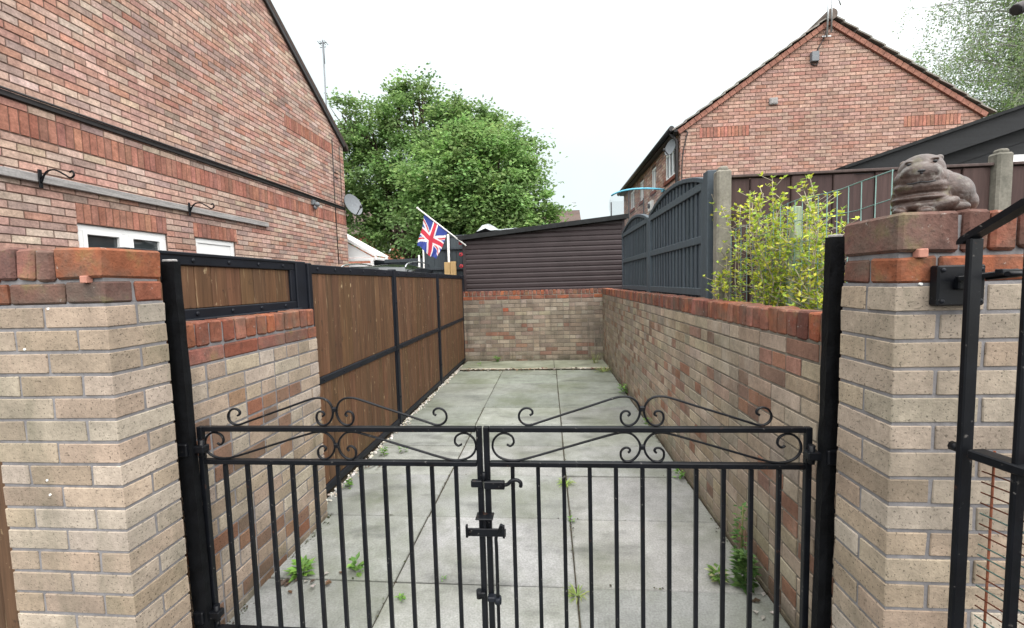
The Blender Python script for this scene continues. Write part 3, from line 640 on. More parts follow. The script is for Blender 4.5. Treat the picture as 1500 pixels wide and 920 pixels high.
#@@OBJECTS
# ------------------------------------------------------------------ far houses, porch, car beyond the fence
def far_house(x0, x1, y0, y1, ze, zr, label, gable_front=True):
    t = thing('brick_house', label, 'house', ((x0 + x1) / 2, (y0 + y1) / 2, 0)); xm = (x0 + x1) / 2
    mb = MB(); c = S(196, 130, 108)
    mb.hexa([(x0, y0, 0), (x1, y0, 0), (x1, y1, 0), (x0, y1, 0), (x0, y0, ze), (x1, y0, ze), (x1, y1, ze), (x0, y1, ze)], c)
    z = .3
    while z < ze - .1:           # courses wide enough to be seen at this distance
        mb.box(x0 + .02, x1 - .02, y0 - .015, y0 - .001, z, z + .2, jit(c, .14, .04)); z += .225
    if gable_front:
        for y_ in (y0, y1): mb.poly([(x0, y_, ze), (x1, y_, ze), (xm, y_, zr)], c)
    else:
        for x_ in (x0, x1): mb.poly([(x_, y0, ze), (x_, y1, ze), (x_, (y0 + y1) / 2, zr)], c)
    mb.build('wall', [M['brick_house']], t)
    mb = MB(); tc_ = S(128, 112, 106, .5); n_ = 10
    for i in range(n_):
        f0, f1 = i / n_, (i + 1.08) / n_; g = zr - ze
        col = jit(tc_, .1, .02)
        if gable_front:
            for xe, s_ in ((x0 - .3, 1), (x1 + .3, -1)):
                a, b = xe + (xm - xe) * f0, xe + (xm - xe) * f1
                p = [(a, y0 - .2, ze - .15 + g * f0 + .04), (b, y0 - .2, ze - .15 + (g + .15) * f1), (b, y1 + .2, ze - .15 + (g + .15) * f1), (a, y1 + .2, ze - .15 + g * f0 + .04)]
                mb.hexa(p + [(q[0], q[1], q[2] + .09) for q in p], col)
        else:
            ym = (y0 + y1) / 2
            for ye in (y0 - .3, y1 + .3):
                a, b = ye + (ym - ye) * f0, ye + (ym - ye) * f1
                p = [(x0 - .2, a, ze - .15 + g * f0 + .04), (x1 + .2, a, ze - .15 + g * f0 + .04), (x1 + .2, b, ze - .15 + (g + .15) * f1), (x0 - .2, b, ze - .15 + (g + .15) * f1)]
                mb.hexa(p + [(q[0], q[1], q[2] + .09) for q in p], col)
    rf = mb.build('roof', [M['tile']], t)
    for wx_, wz_ in ((x0 + (x1 - x0) * .25, 1.2), (x0 + (x1 - x0) * .68, 1.2), (x0 + (x1 - x0) * .25, 3.6), (x0 + (x1 - x0) * .68, 3.6)):
        if wz_ + 1.1 > ze: continue
        s_ = MB()
        for q in ((0, .07), (.5, .57), (.93, 1.0)): s_.box(wx_ + q[0], wx_ + q[1], y0 - .06, y0 - .016, wz_, wz_ + 1.05)
        s_.box(wx_, wx_ + 1, y0 - .061, y0 - .017, wz_, wz_ + .07); s_.box(wx_, wx_ + 1, y0 - .061, y0 - .017, wz_ + .98, wz_ + 1.05)
        wf = s_.build('window', M['white'], t); s_ = MB(); s_.box(wx_ + .03, wx_ + .97, y0 - .03, y0 - .02, wz_ + .03, wz_ + 1.02); s_.build('pane', M['glass'], wf)
    return t
far_house(-5.5, 3.05, 40, 47, 5.9, 8.35, 'distant brick house whose tiled roof peeps above the brown shed', False)
far_house(-19, -7.2, 27, 34, 4.9, 7.4, 'distant brick house glimpsed through the trees on the left', False)
mb = MB(); mb.tube([(2.75, 44, 7.6), (2.75, 44, 9.4)], .03, 6); mb.tube([(2.55, 43.7, 9.3), (3.0, 44.3, 9.35)], .025, 5); mb.tube([(2.7, 44, 9.15), (3.05, 44, 9.25)], .02, 5)
tag(mb.build('chimney_aerial', M['metal'], org=(2.75, 44, 7.6)), 'tiny aerial on the distant roof above the shed', 'aerial')

t = thing('porch', 'small white lean-to conservatory with sloping roof past the left house corner', 'conservatory', (-5.2, 10.6, 0))
mb = MB(); mb.bar((-6.1, 10.5, 3.30), (-4.26, 10.5, 2.235), .05, .075); mb.bar((-6.1, 11.25, 3.30), (-4.26, 11.25, 2.235), .05, .075); mb.bar((-4.27, 10.45, 2.17), (-4.27, 11.25, 2.17), .06, .07); mb.bar((-6, 10.5, 2.16), (-4.3, 10.5, 2.16), .05, .08); mb.build('fascia', M['white'], t)
mb = MB(); mb.hexa([(-6.1, 10.52, 3.29), (-4.3, 10.52, 2.25), (-4.3, 11.25, 2.25), (-6.1, 11.25, 3.29), (-6.1, 10.52, 3.31), (-4.3, 10.52, 2.27), (-4.3, 11.25, 2.27), (-6.1, 11.25, 3.31)]); mb.poly([(-6.0, 10.515, 2.21), (-4.36, 10.515, 2.21), (-6.0, 10.515, 3.16)]); mb.build('roof', M['white'], t)
mb = MB()
for x_ in (-5.9, -5.08, -4.38): mb.rbox(x_ - .035, x_ + .035, 10.46, 10.53, 0, 2.12, .006)
mb.rbox(-5.86, -5.12, 10.47, 10.52, 1.98, 2.06, .004); mb.rbox(-5.04, -4.42, 10.47, 10.52, 1.98, 2.06, .004); mb.rbox(-4.42, -4.35, 11.1, 11.2, 0, 2.12, .006); mb.rbox(-6.0, -4.35, 10.455, 10.535, 0, .8, .006); mb.build('frame', M['white'], t)
mb = MB(); mb.box(-5.86, -5.12, 10.49, 10.5, .8, 1.98); mb.box(-5.04, -4.42, 10.49, 10.5, .8, 1.98); mb.build('glazing', M['glass'], t)

# a dark car parked beyond the fence: only its roof shows
t = thing('parked_car', 'black car parked behind the boarded fence, only its roof and silver roof rails showing', 'car', (-3.05, 7.7, 0))
K = .97
prof = [(5.55, .45), (5.6, .85), (6.0, 1.02), (6.6, 1.12), (7.05, 1.55), (7.5, 1.83), (8.2, 1.90), (9.0, 1.88), (9.55, 1.70), (9.85, 1.15), (9.9, .45)]
mb = MB(); cx = -3.1
secs = [(-.92, 1, 0), (-.90, 1, .02), (-.72, 1, .06), (0, 1, .10), (.72, 1, .06), (.90, 1, .02), (.92, 1, 0)]
def cz(z, w): return z
base = len(mb.v); n_ = len(prof)
rows = []
for j, fx in enumerate((-1, -.93, -.6, 0, .6, .93, 1)):
    rw = []
    for (y_, z_) in prof:
        top = max(0, min(1, (z_ - 1.0) / .85)); half = .92 - .24 * top
        zz = z_ - (.10 * abs(fx) ** 3 if z_ > 1.3 else .02 * abs(fx) ** 4)
        rw.append(len(mb.v)); mb.v.append((cx + fx * half, y_, zz))
    rows.append(rw)
for j in range(6):
    for i in range(n_ - 1): mb.face((rows[j][i], rows[j + 1][i], rows[j + 1][i + 1], rows[j][i + 1]), sm=True)
for rw, q in ((rows[0], 1), (rows[6], -1)):
    idx = rw[::q]; mb.face(tuple(idx))
mb.build('body', M['car'], t)
for sx_ in (-1, 1):
    mb = MB(); mb.tube(smooth([(cx + sx_ * .60, 7.42, 1.80), (cx + sx_ * .60, 7.6, 1.875), (cx + sx_ * .60, 8.2, 1.925), (cx + sx_ * .60, 8.9, 1.905), (cx + sx_ * .60, 9.3, 1.80)]), .014, 8); mb.build('roof_rail', M['chrome'], t)
    mb = MB(); mb.poly([(cx + sx_ * (.905), 6.9, 1.12), (cx + sx_ * (.905), 9.6, 1.12), (cx + sx_ * .735, 9.3, 1.66), (cx + sx_ * .735, 7.3, 1.62)]); mb.build('side_window', M['glass'], t)
    for y_ in (6.4, 9.0):
        mb = MB(); mb.tube([(cx + sx_ * .70, y_, .33), (cx + sx_ * .93, y_, .33)], .33, 24); wh = mb.build('wheel', M['blackplastic'], t)
        mb = MB(); mb.tube([(cx + sx_ * .93, y_, .33), (cx + sx_ * .945, y_, .33)], .2, 16); mb.build('rim', M['chrome'], wh)
mb = MB(); mb.poly([(cx - .78, 6.63, 1.145), (cx + .78, 6.63, 1.145), (cx + .60, 7.42, 1.80), (cx - .60, 7.42, 1.80)]); mb.build('windscreen', M['glass'], t)

# ------------------------------------------------------------------ boarded fence with metal frame on the left
FX = -1.603; FT = 1.635
t = thing('boarded_fence', 'brown vertical board fence in a black metal frame along the left of the yard', 'fence', (FX, 5, 0))
def boards(y0, y1, z0, z1, name='board_panel'):
    mb = MB(); y = y0
    while y < y1 - .01:
        b = min(y + .098, y1)
        if y1 - b < .03: b = y1
        c = jit(pick([(.100, .051, .026), (.110, .057, .029), (.090, .046, .024), (.120, .063, .033)]), .14, .05)
        mb.rbox(FX - .022 + U(-.001, .001), FX - .003 + U(-.001, .001), y + .0018, b - .0018, z0, z1, .004, c); y = b
    return mb.build(name, M['wood'], t)
posts = [2.66, 4.372, 6.138, 8.02]
for i, y_ in enumerate(posts):
    mb = MB(); w = .055 if i == 0 else .032
    mb.rbox(FX - .05, FX + .018, y_ - w, y_ + w, -.05, FT + .012, .004)
    if i == 0: mb.rbox(FX - .05, FX + .03, y_ + w + .006, y_ + w + .05, -.05, FT + .006, .004)
    for z_ in (.3, .8, 1.3): mb.tube([(FX + .018, y_, z_), (FX + .026, y_, z_)], .012, 8)
    mb.build('post', M['frame'], t)
segs = [(2.775, 4.338), (4.406, 6.104), (6.172, 7.986)]
for (a, b) in segs:
    mb = MB(); mb.rbox(FX - .045, FX + .008, a, b, FT - .062, FT, .004)
    y_ = a + .1
    while y_ < b: mb.ell((FX + .010, y_, FT - .03), (.006, .011, .011), 10, 6); y_ += .25
    mb.build('top_rail', M['frame'], t)
    mb = MB(); mb.rbox(FX - .045, FX + .010, a, b, .80, .848, .004)
    y_ = a + .1
    while y_ < b: mb.ell((FX + .011, y_, .824), (.005, .008, .008), 8, 6); y_ += .3
    mb.build('mid_rail', M['frame'], t)
    mb = MB(); mb.rbox(FX - .045, FX + .010, a, b, .02, .075, .004); mb.build('bottom_rail', M['frame'], t)
    for s_ in (a, b - .022):
        mb = MB(); mb.rbox(FX - .04, FX + .006, s_, s_ + .022, .075, .80, .003); mb.rbox(FX - .04, FX + .006, s_, s_ + .022, .848, FT - .062, .003); mb.build('stile', M['frame'], t)
    boards(a + .022, b - .022, .848, FT - .062); boards(a + .022, b - .022, .075, .80)
t = thing('boarded_fence', 'short brown board panel in a black frame sitting above the low brick wall', 'fence panel', (FX, 2.1, 1.35))
a, b = 1.50, 2.60
mb = MB(); mb.rbox(FX - .045, FX + .010, a, b, FT - .045, FT, .004)
y_ = a + .1
while y_ < b: mb.ell((FX + .012, y_, FT - .022), (.006, .01, .01), 10, 6); y_ += .22
mb.rbox(FX - .05, FX + .016, a, b, FT - .003, FT + .012, .003); mb.build('top_rail', M['frame'], t)
mb = MB(); mb.rbox(FX - .045, FX + .012, a, b, 1.345, 1.395, .004); mb.rbox(FX - .045, FX + .05, a, b, 1.338, 1.352, .003)
y_ = a + .1
while y_ < b: mb.ell((FX + .014, y_, 1.372), (.006, .01, .01), 10, 6); y_ += .22
mb.build('bottom_rail', M['frame'], t)
for s_ in (a, b - .045):
    mb = MB(); mb.rbox(FX - .04, FX + .009, s_, s_ + .045, 1.395, FT - .045, .003); mb.build('stile', M['frame'], t)
boards(a + .045, b - .045, 1.395, FT - .045)

# pale gravel along the foot of the fence
mb = MB()
for i in range(420):
    y_ = 2.6 + 5.0 * rnd() ** .9; x_ = FX + .015 + abs(random.gauss(0, .028)); r_ = U(.006, .014)
    c = jit(pick([(.55, .53, .48), (.62, .60, .56), (.42, .37, .30), (.5, .47, .4), (.3, .27, .22)]), .15, .04)
    mb.cbox((x_, y_, r_ * .5), [v.normalized() for v in (lambda q: (q @ AX[0], q @ AX[1], q @ AX[2]))(Matrix.Rotation(U(0, 3), 3, Vector((U(-1, 1), U(-1, 1), U(-1, 1))).normalized()))], (r_, r_ * U(.6, .9), r_ * U(.4, .7)), r_ * .3, c)
o = mb.build('gravel', M['chip']); o['kind'] = 'stuff'; o['label'] = 'pale gravel chippings along the foot of the boarded fence'; o['category'] = 'gravel'

# ------------------------------------------------------------------ gate posts and driveway gates
def gate_post(x0, x1, y0, y1, zt, lean, label, hinge_x):
    t = thing('gate_post', label, 'gate post', ((x0 + x1) / 2, (y0 + y1) / 2, 0))
    mb = MB(); n_ = 22; rings = []
    for i in range(n_ + 1):
        z = -.03 + (zt + .03) * i / n_; dx = lean * (z - zt)
        b = len(mb.v); rings.append(b)
        for (x, y) in ((x0, y0), ((x0 + x1) / 2, y0 - .001), (x1, y0), (x1, (y0 + y1) / 2), (x1, y1), (x0, y1)):
            mb.v.append((x + dx + U(-.0016, .0016), y + U(-.0016, .0016), z))
    for i in range(n_):
        for k_ in range(6): mb.face((rings[i] + k_, rings[i] + (k_ + 1) % 6, rings[i + 1] + (k_ + 1) % 6, rings[i + 1] + k_))
    mb.face(tuple(rings[-1] + k_ for k_ in range(6)))
    for i in range(34):     # lumps of thick paint along the brick joint
        s_ = x0 if hinge_x > 0 else x0
        z = U(0, zt - .05); xx = (x1 if x0 > 0 else x0) + lean * (z - zt)
        mb.ell((xx, y0 + .002, z), (.004, .004, U(.006, .016)), 6, 5)
    mb.build('shaft', M['black_post'], t)
    mb = MB(); mb.rbox(x0 + .004, x1 - .004, y0 + .004, y1 - .004, zt - .004, zt + .008, .003); mb.build('cap', M['greywood'], t)
    for z in (.86, .18):
        mb = MB(); dx = lean * (z - zt); s_ = 1 if hinge_x > (x0 + x1) / 2 else -1; xi = (x1 if s_ > 0 else x0) + dx
        mb.rbox(min(xi, xi + s_ * .035) - .004, max(xi, xi + s_ * .035) + .004, y0 + .01, y0 + .045, z - .014, z + .014, .003); mb.tube([(xi + s_ * .02, y0 + .028, z - .03), (xi + s_ * .02, y0 + .028, z + .035)], .011, 10); mb.rbox(xi - .03 * s_ - .02, xi - .03 * s_ + .02, y0 - .012, y0 + .01, z - .02, z + .03, .004); mb.build('hinge', M['black'], t)
gate_post(-1.447, -1.391, 1.500, 1.530, 1.588, -.012, 'rough black gate post beside the left pillar, next to the boarded panel', 0)
gate_post(.909, .953, 1.475, 1.505, 1.592, .010, 'rough black gate post beside the right pillar, below the stone animal', 0)

GY_ = 1.547; ZT = .9425; ZL = .8108; ZB = .09
def P2(x, z): return Vector((x, GY_, z))
def leaf_gate(xa, xb, label, right):
    t = thing('driveway_gate', label, 'gate', (xb if right else xa, GY_, ZB), 'pair of black iron driveway gates')
    L = xb - xa; xm = (xa + xb) / 2; h = .0105
    for x_ in (xa + h, xb - h):
        mb = MB(); mb.rbox(x_ - h, x_ + h, GY_ - h, GY_ + h, ZB - .03, ZT + .0, .002); mb.build('stile', M['black'], t)
    for z_, nm in ((ZT, 'top_rail'), (ZL, 'lower_rail'), (ZB + .02, 'bottom_rail')):
        mb = MB(); mb.rbox(xa + 2 * h + .001, xb - 2 * h - .001, GY_ - .0115, GY_ + .0115, z_ - .0185, z_, .002); mb.build(nm, M['black'], t)
    for i in range(1, 12):
        x_ = xa + h + (L - 2 * h) * i / 12
        mb = MB(); mb.rbox(x_ - .0072, x_ + .0072, GY_ - .0072, GY_ + .0072, ZB + .02, ZL - .0212, .0015); mb.build('bar', M['black'], t)
    S_ = L / 1.173
    upper = [(.052, .040), (.044, .046), (.049, .056), (.062, .058), (.074, .048), (.076, .028), (.066, .010), (.045, .005), (.024, .016), (.010, .040), (.008, .066), (.020, .093), (.042, .108), (.070, .111), (.105, .104), (.2, .073), (.3, .041), (.37, .018), (.405, .007), (.430, .009), (.447, .024), (.450, .045), (.438, .064), (.418, .070), (.402, .062), (.400, .049), (.410, .043)]
    lower = [(.050, -.075), (.043, -.066), (.050, -.057), (.064, -.058), (.076, -.072), (.074, -.095), (.058, -.107), (.034, -.102), (.014, -.080), (.007, -.052), (.016, -.026), (.04, -.004), (.072, .0), (.11, -.008), (.2, -.034), (.3, -.064), (.4, -.094), (.455, -.107), (.495, -.105), (.528, -.090), (.545, -.062), (.541, -.030), (.520, -.008), (.495, -.004), (.472, -.016), (.466, -.038), (.478, -.052), (.492, -.046)]
    for sd_ in (-1, 1):
        for crv, z0 in ((upper, ZT), (lower, ZT - .0215)):
            kx = min(1, (L / 2 - .025) / .545) if crv is lower else S_
            mb = MB(); mb.tube(smooth([(xm + sd_ * x_ * kx, GY_, z0 + z_ + (.0 if crv is upper else 0)) for x_, z_ in crv], 5), [.0042] * 400, 8, flat=1.35)
            mb.build('scroll', M['black'], t)
    for z_ in (ZT + .066, ZT - .075):
        mb = MB(); mb.rbox(xm - .009, xm + .009, GY_ - .009, GY_ + .009, z_ - .008, z_ + .008, .002); mb.build('collar', M['black'], t)
    return t
GM = -.2546
gl = leaf_gate(-1.389, GM - .003, 'left leaf of the black iron driveway gates, hung by the boarded panel', False)
gr = leaf_gate(GM + .003, .905, 'right leaf of the black iron driveway gates, carrying the hooked latch and drop bolt', True)
# latches on the meeting stiles
mb = MB(); y_ = GY_ - .02
mb.rbox(-.300, -.258, y_ - .012, y_ + .008, .722, .748, .003); mb.rbox(-.2505, -.175, y_ - .014, y_ + .006, .716, .746, .003)
mb.tube(smooth([(-.19, y_ - .004, .728), (-.165, y_ - .006, .734), (-.15, y_ - .008, .748), (-.13, y_ - .008, .752), (-.116, y_ - .008, .742), (-.116, y_ - .008, .726)]), .007, 8)
mb.tube([(-.252, y_ - .004, .745), (-.252, y_ - .004, .778)], .007, 8); mb.tube([(-.19, y_ - .016, .728), (-.19, y_ + .01, .728)], .009, 8)
mb.build('latch', M['black'], gr)
mb = MB(); y_ = GY_ - .03; z_ = .555
mb.rbox(-.318, -.175, y_ - .006, y_ + .002, z_ - .018, z_ + .012, .002)
for x_ in (-.314, -.179): mb.bar((x_, y_, z_ - .004), (x_, y_ - .035, z_ + .002), .007, .014); mb.bar((x_, y_ - .035, z_ + .0), (x_, y_ - .036, z_ + .044), .007, .014, (0, 1, 0))
mb.rbox(-.285, -.22, y_ - .02, y_ + .03, z_ + .052, z_ + .058, .002); mb.rbox(-.258, -.248, y_ - .004, y_ + .03, z_ + .0, z_ + .053, .002)
mb.build('latch_bracket', M['black'], gr)
mb = MB(); x_ = -.212
mb.tube(smooth([(x_ + .022, y_ - .006, z_ + .03), (x_ + .016, y_ - .004, z_ + .012), (x_, y_, z_ - .02), (x_, y_, z_ - .08), (x_, y_, z_ - .25), (x_, y_, .02)]), .0065, 8)
mb.build('drop_bolt', M['black'], gr)
mb = MB(); mb.tube([(x_, y_, .275), (x_, y_, .30)], .013, 10); mb.rbox(x_ - .04, x_ - .006, y_ - .003, y_ + .022, .278, .297, .003); mb.build('bolt_guide', M['frame'], gr)
mb = MB(); mb.tube([(-.285, y_ + .012, .285), (-.285, y_ + .012, .315)], .011, 10); mb.rbox(-.285, -.26, y_ + .004, y_ + .024, .291, .309, .003); mb.build('catch', M['black'], gl)

# ------------------------------------------------------------------ side gate at the right
d = Vector((.174, -.985, 0)).normalized(); A0 = Vector((1.000, 1.105, 0))
def sg(s, z, o=0): q = A0 + d * s + Vector((d.y, -d.x, 0)) * -o; return Vector((q.x, q.y, z))
t = thing('side_gate', 'tall black iron side gate with arched top and rusty mesh, standing open at the right', 'gate', tuple(A0))
for i, (s_, zt_) in enumerate([(0, 1.56), (.105, 1.60), (.225, 1.66), (.345, 1.70), (.465, 1.71), (.585, 1.70), (.705, 1.66), (.82, 1.56)]):
    mb = MB(); w = .034 if i in (0, 7) else .028; mb.bar(sg(s_, .05), sg(s_, zt_ - .012), w, w * .42, tuple(d), .003); mb.build('stile' if i in (0, 7) else 'bar', M['black'], t)
mb = MB(); pts = smooth([sg(-.018, 1.535), sg(-.012, 1.548), sg(.05, 1.585), sg(.13, 1.632), sg(.25, 1.69), sg(.41, 1.722), sg(.57, 1.70), sg(.7, 1.66), sg(.82, 1.57)], 5)
sdv = Vector((d.y, -d.x, 0)); rg = []
for i, p in enumerate(pts):
    tv = (pts[min(i + 1, len(pts) - 1)] - pts[max(i - 1, 0)]).normalized(); nv = tv.cross(sdv).normalized(); rg.append(len(mb.v))
    for a_, b_ in ((-.017, -.007), (.017, -.007), (.017, .007), (-.017, .007)): mb.v.append(tuple(p + sdv * a_ + nv * b_))
for i in range(len(pts) - 1):
    for k_ in range(4): mb.face((rg[i] + k_, rg[i] + (k_ + 1) % 4, rg[i + 1] + (k_ + 1) % 4, rg[i + 1] + k_))
mb.face(tuple(rg[0] + k_ for k_ in range(4))); mb.face(tuple(rg[-1] + k_ for k_ in range(4)))
mb.build('arched_rail', M['black'], t)
for z_ in (1.038, .12):
    mb = MB(); mb.bar(sg(.0215, z_, -.0), sg(.798, z_, -.0), .043, .022, (0, 0, 1), .003); mb.tube([sg(-.01, z_, .0), sg(-.028, z_, .0)], .012, 8); mb.build('cross_rail', M['black'], t)
mb = MB(); z_ = .16
while z_ < 1.02: mb.tube([sg(.022, z_, .022), sg(.80, z_ + .004, .022)], .0018, 5, mi=0 if rnd() < .6 else 1); z_ += .026
s_ = .04
while s_ < .8: mb.tube([sg(s_, .14, .025), sg(s_ + U(-.004, .004), 1.05, .025)], .0026, 5); s_ += .1
mb.tube(smooth([sg(.11, 1.04, .02), sg(.12, 1.06, .03), sg(.13, 1.055, .02), sg(.125, 1.04, .03), sg(.115, 1.05, .02)]), .004, 6)
mb.build('wire_mesh', [M['rust'], M['wire']], t)
t = thing('latch_plate', 'black metal latch plate screwed to the front of the right pillar', 'latch', (1.0, 1.21, 1.44))
mb = MB(); mb.rbox(.992, 1.105, 1.186, 1.2135, 1.383, 1.487, .004); mb.build('plate', M['black'], t)
mb = MB()
for x_ in (1.003, 1.093):
    for z_ in (1.395, 1.475): mb = MB(); mb.ell((x_, 1.185, z_), (.006, .004, .006), 8, 6); mb.build('screw', M['frame'], t)
mb = MB(); mb.rbox(1.03, 1.075, 1.172, 1.188, 1.425, 1.455, .003); mb.bar((1.02, 1.168, 1.452), (1.12, 1.13, 1.468), .016, .012); mb.bar((1.05, 1.10, 1.468), (1.125, 1.13, 1.466), .014, .012); mb.tube([(1.1, 1.18, 1.452), (1.118, 1.1, 1.462), (1.045, 1.075, 1.462)], .006, 8); mb.build('bolt', M['black'], t)

# ------------------------------------------------------------------ shed at the end
t = thing('garden_shed', 'brown shiplap clad shed with sloping felt roof behind the end wall', 'shed', (-.1, 9.3, 0))
ZA, ZC = 2.34, 2.615; XA_, XB_ = -1.585, 1.40; SY = 8.13
top = lambda x: ZA + (ZC - ZA) * (x - XA_) / (XB_ - XA_)
mb = MB(); z = 1.2; k_ = 0
c0 = (.05, .036, .038)
mb.poly([(XA_ + .01, SY + .015, 0), (XB_ - .01, SY + .015, 0), (XB_ - .01, SY + .015, top(XB_)), (XA_ + .01, SY + .015, top(XA_))])
while z < 2.62:        # each board: a cove at the top and a flat face below
    h = .0925
    xs = XA_ if z + h < ZA else XA_ + (z + h - ZA) / (ZC - ZA) * (XB_ - XA_)
    xs = max(XA_, xs - .3 if z + h > ZA else xs)
    if xs < XB_ - .05:
        pr = [(.0, 0), (.013, .004), (.016, .012), (.016, h * .66), (.010, h * .80), (.002, h * .93), (.001, h)]
        b = len(mb.v)
        for dy, dz in pr:
            mb.v.append((xs, SY - dy, min(z + dz, top(xs) + .02))); mb.v.append((XB_, SY - dy, min(z + dz, top(XB_))))
        for i in range(len(pr) - 1): mb.face((b + 2 * i, b + 2 * i + 1, b + 2 * i + 3, b + 2 * i + 2))
    z += h
for x_ in (XA_, XB_): mb.poly([(x_, SY, 0), (x_, 10.4, 0), (x_, 10.4, top(x_)), (x_, SY, top(x_))])
mb.build('cladding', M['clad'], t)
mb = MB(); mb.rbox(XA_ - .02, XA_ + .035, SY - .022, SY + .03, .0, top(XA_), .004); mb.rbox(XB_ - .03, XB_ + .02, SY - .022, SY + .03, .0, top(XB_), .004); mb.build('corner_trim', M['clad'], t)
mb = MB()
p = [(XA_ - .09, SY - .10, top(XA_ - .09) - .012), (XB_ + .08, SY - .10, top(XB_ + .08) - .012), (XB_ + .08, 10.5, top(XB_ + .08) - .012), (XA_ - .09, 10.5, top(XA_ - .09) - .012)]
mb.hexa(p + [(x_, y_, z_ + .05) for x_, y_, z_ in p]); mb.bar((XA_ - .09, SY - .115, top(XA_ - .09) + .0), (XB_ + .08, SY - .115, top(XB_ + .08) + .0), .028, .085)
mb.build('roof', M['felt'], t)
mb = MB(); n_ = 14; base = len(mb.v)      # crumpled tarpaulin on the roof
for i in range(n_ + 1):
    for j in range(8):
        x_ = -1.45 + 1.30 * i / n_; y_ = 8.35 + 1.2 * j / 7; e_ = math.sin(math.pi * j / 7) ** .5
        pr_ = (max(0, 1 - abs(i - 2.5) / 3) * .24 + max(0, 1 - abs(i - 7) / 7) * .12) * (.4 + .6 * e_)
        mb.v.append((x_ + U(-.02, .02), y_ + U(-.03, .03), top(x_) + .045 + pr_ + U(-.012, .02)))
for i in range(n_):
    for j in range(7): a_ = base + i * 8 + j; mb.face((a_, a_ + 8, a_ + 9, a_ + 1))
tag(mb.build('tarpaulin', M['tarp'], org=(-1.3, 8.4, 2.4)), 'crumpled pale grey sheet heaped on the shed roof', 'sheet')

# red flowers strung down the shed corner
for i, (z_, lb) in enumerate(((2.25, 'topmost of the three red poppies on the shed corner'), (2.035, 'middle one of three red poppies on the shed corner'), (1.815, 'lowest of three red poppies on the shed corner, beside the pale planks'))):
    mb = MB(); c_ = Vector((XA_ - .05, SY - .04, z_))
    for k_ in range(5):
        w = k_ * 1.257 + i; dv = Vector((math.cos(w), -.25, math.sin(w)))
        mb.ell(c_ + dv * .019, (.021, .010, .018), 10, 7, rot=Matrix.Rotation(-w, 3, 'Y').to_euler())
    t = tag(mb.build('poppy', M['poppy'], org=tuple(c_)), lb, 'flower', 'red poppies on the shed corner')
    mb = MB(); mb.ell(c_ + Vector((0, -.022, 0)), (.014, .01, .014), 8, 6); mb.build('poppy_centre', M['blackplastic'], t)

# ------------------------------------------------------------------ flag
t = thing('flag', 'red white and blue union flag drooping from a slanting white pole at the shed corner', 'flag', (-1.52, 8.0, 2.19))
pb = Vector((-1.515, 8.02, 2.19)); pt_ = Vector((-2.405, 7.98, 2.915))
mb = MB(); mb.tube([pb, pt_], .014, 8); mb.ell(pt_, (.022, .022, .022), 10, 8); mb.build('pole', M['white_paint'], t)
RD, WH, BL = (.58, .055, .085), (.76, .76, .78), (.055, .085, .33)
def uj(x, y):        # x,y in 60 x 30 units from the centre
    if abs(x) < 3 or abs(y) < 3: return RD
    if abs(x) < 5 or abs(y) < 5: return WH
    q = 1 / math.sqrt(5)
    for sgn in (1, -1):
        dd = (y * 2 - sgn * x) * q
        if abs(dd) < 3:
            v = dd * (1 if x * sgn > 0 else 1)
            if sgn * x > 0 and ((x > 0 and -2 < dd < 0) or (x < 0 and 0 < dd < 2)): return RD
            if sgn * x < 0 and ((x > 0 and -2 < dd < 0) or (x < 0 and 0 < dd < 2)): return RD
            return WH
    return BL
TL, TR, BR, BL_ = Vector((-2.285, 8.0, 2.80)), Vector((-1.86, 8.0, 2.452)), Vector((-2.05, 7.96, 1.93)), Vector((-2.44, 7.98, 2.20))
mb = MB(); NU, NV = 64, 56; base = len(mb.v)
for j in range(NV + 1):
    v = j / NV
    for i in range(NU + 1):
        u = i / NU; p = (TL * (1 - u) + TR * u) * (1 - v) + (BL_ * (1 - u) + BR * u) * v
        p.y += .055 * math.sin(u * 9 + v * 2.2) * v ** .6 + .02 * math.sin(u * 21 + v * 5) * v
        p.x += .022 * math.sin(v * 6 + u * 5) * v; p.z += -.03 * math.sin(math.pi * u) * v * (1 - v) + .035 * math.sin(u * 8.0 + .6) * v * v
        mb.v.append(tuple(p))
for j in range(NV):
    for i in range(NU):
        a_ = base + j * (NU + 1) + i; x_ = (i + .5) / NU - .5; y_ = .5 - (j + .5) / NV
        mb.face((a_, a_ + NU + 1, a_ + NU + 2, a_ + 1), uj(y_ * -60, x_ * 30) if False else uj(x_ * 46, y_ * 38), 0, True)
mb.build('cloth', M['flag'], t)

# grey fence, white poles and planks behind the boarded fence
t = thing('grey_fence', 'dark grey boarded fence standing behind the flag', 'fence', (-2.2, 8.95, 0))
mb = MB(); x_ = -2.62
while x_ < -1.68: mb.rbox(x_, x_ + .118, 8.94 + U(-.003, .003), 8.965, 0, 2.46, .004, jit((.055, .068, .078), .08, .02)); x_ += .12
mb.build('boards', M['grey_wood'], t)
for z_ in (1.78, 2.2): 
    mb = MB(); mb.rbox(-2.62, -1.68, 8.90, 8.938, z_, z_ + .05, .004, (.05, .062, .072)); mb.build('rail', M['grey_wood'], t)
mb = MB(); mb.rbox(-2.64, -1.66, 8.92, 8.99, 2.462, 2.50, .005, (.045, .055, .062)); mb.build('cap', M['grey_wood'], t)
t = thing('grey_fence', 'low dark grey fence beyond the car, left of the flag', 'fence', (-4, 12.0, 0))
mb = MB(); x_ = -4.6
while x_ < -2.5: mb.rbox(x_, x_ + .118, 11.0 + U(-.003, .003), 11.02, 0, 2.16, .004, jit((.045, .056, .064), .08, .02)); x_ += .12
mb.build('boards', M['grey_wood'], t); mb = MB(); mb.rbox(-4.6, -2.5, 10.96, 10.998, 2.08, 2.17, .004, (.045, .056, .064)); mb.build('rail', M['grey_wood'], t)
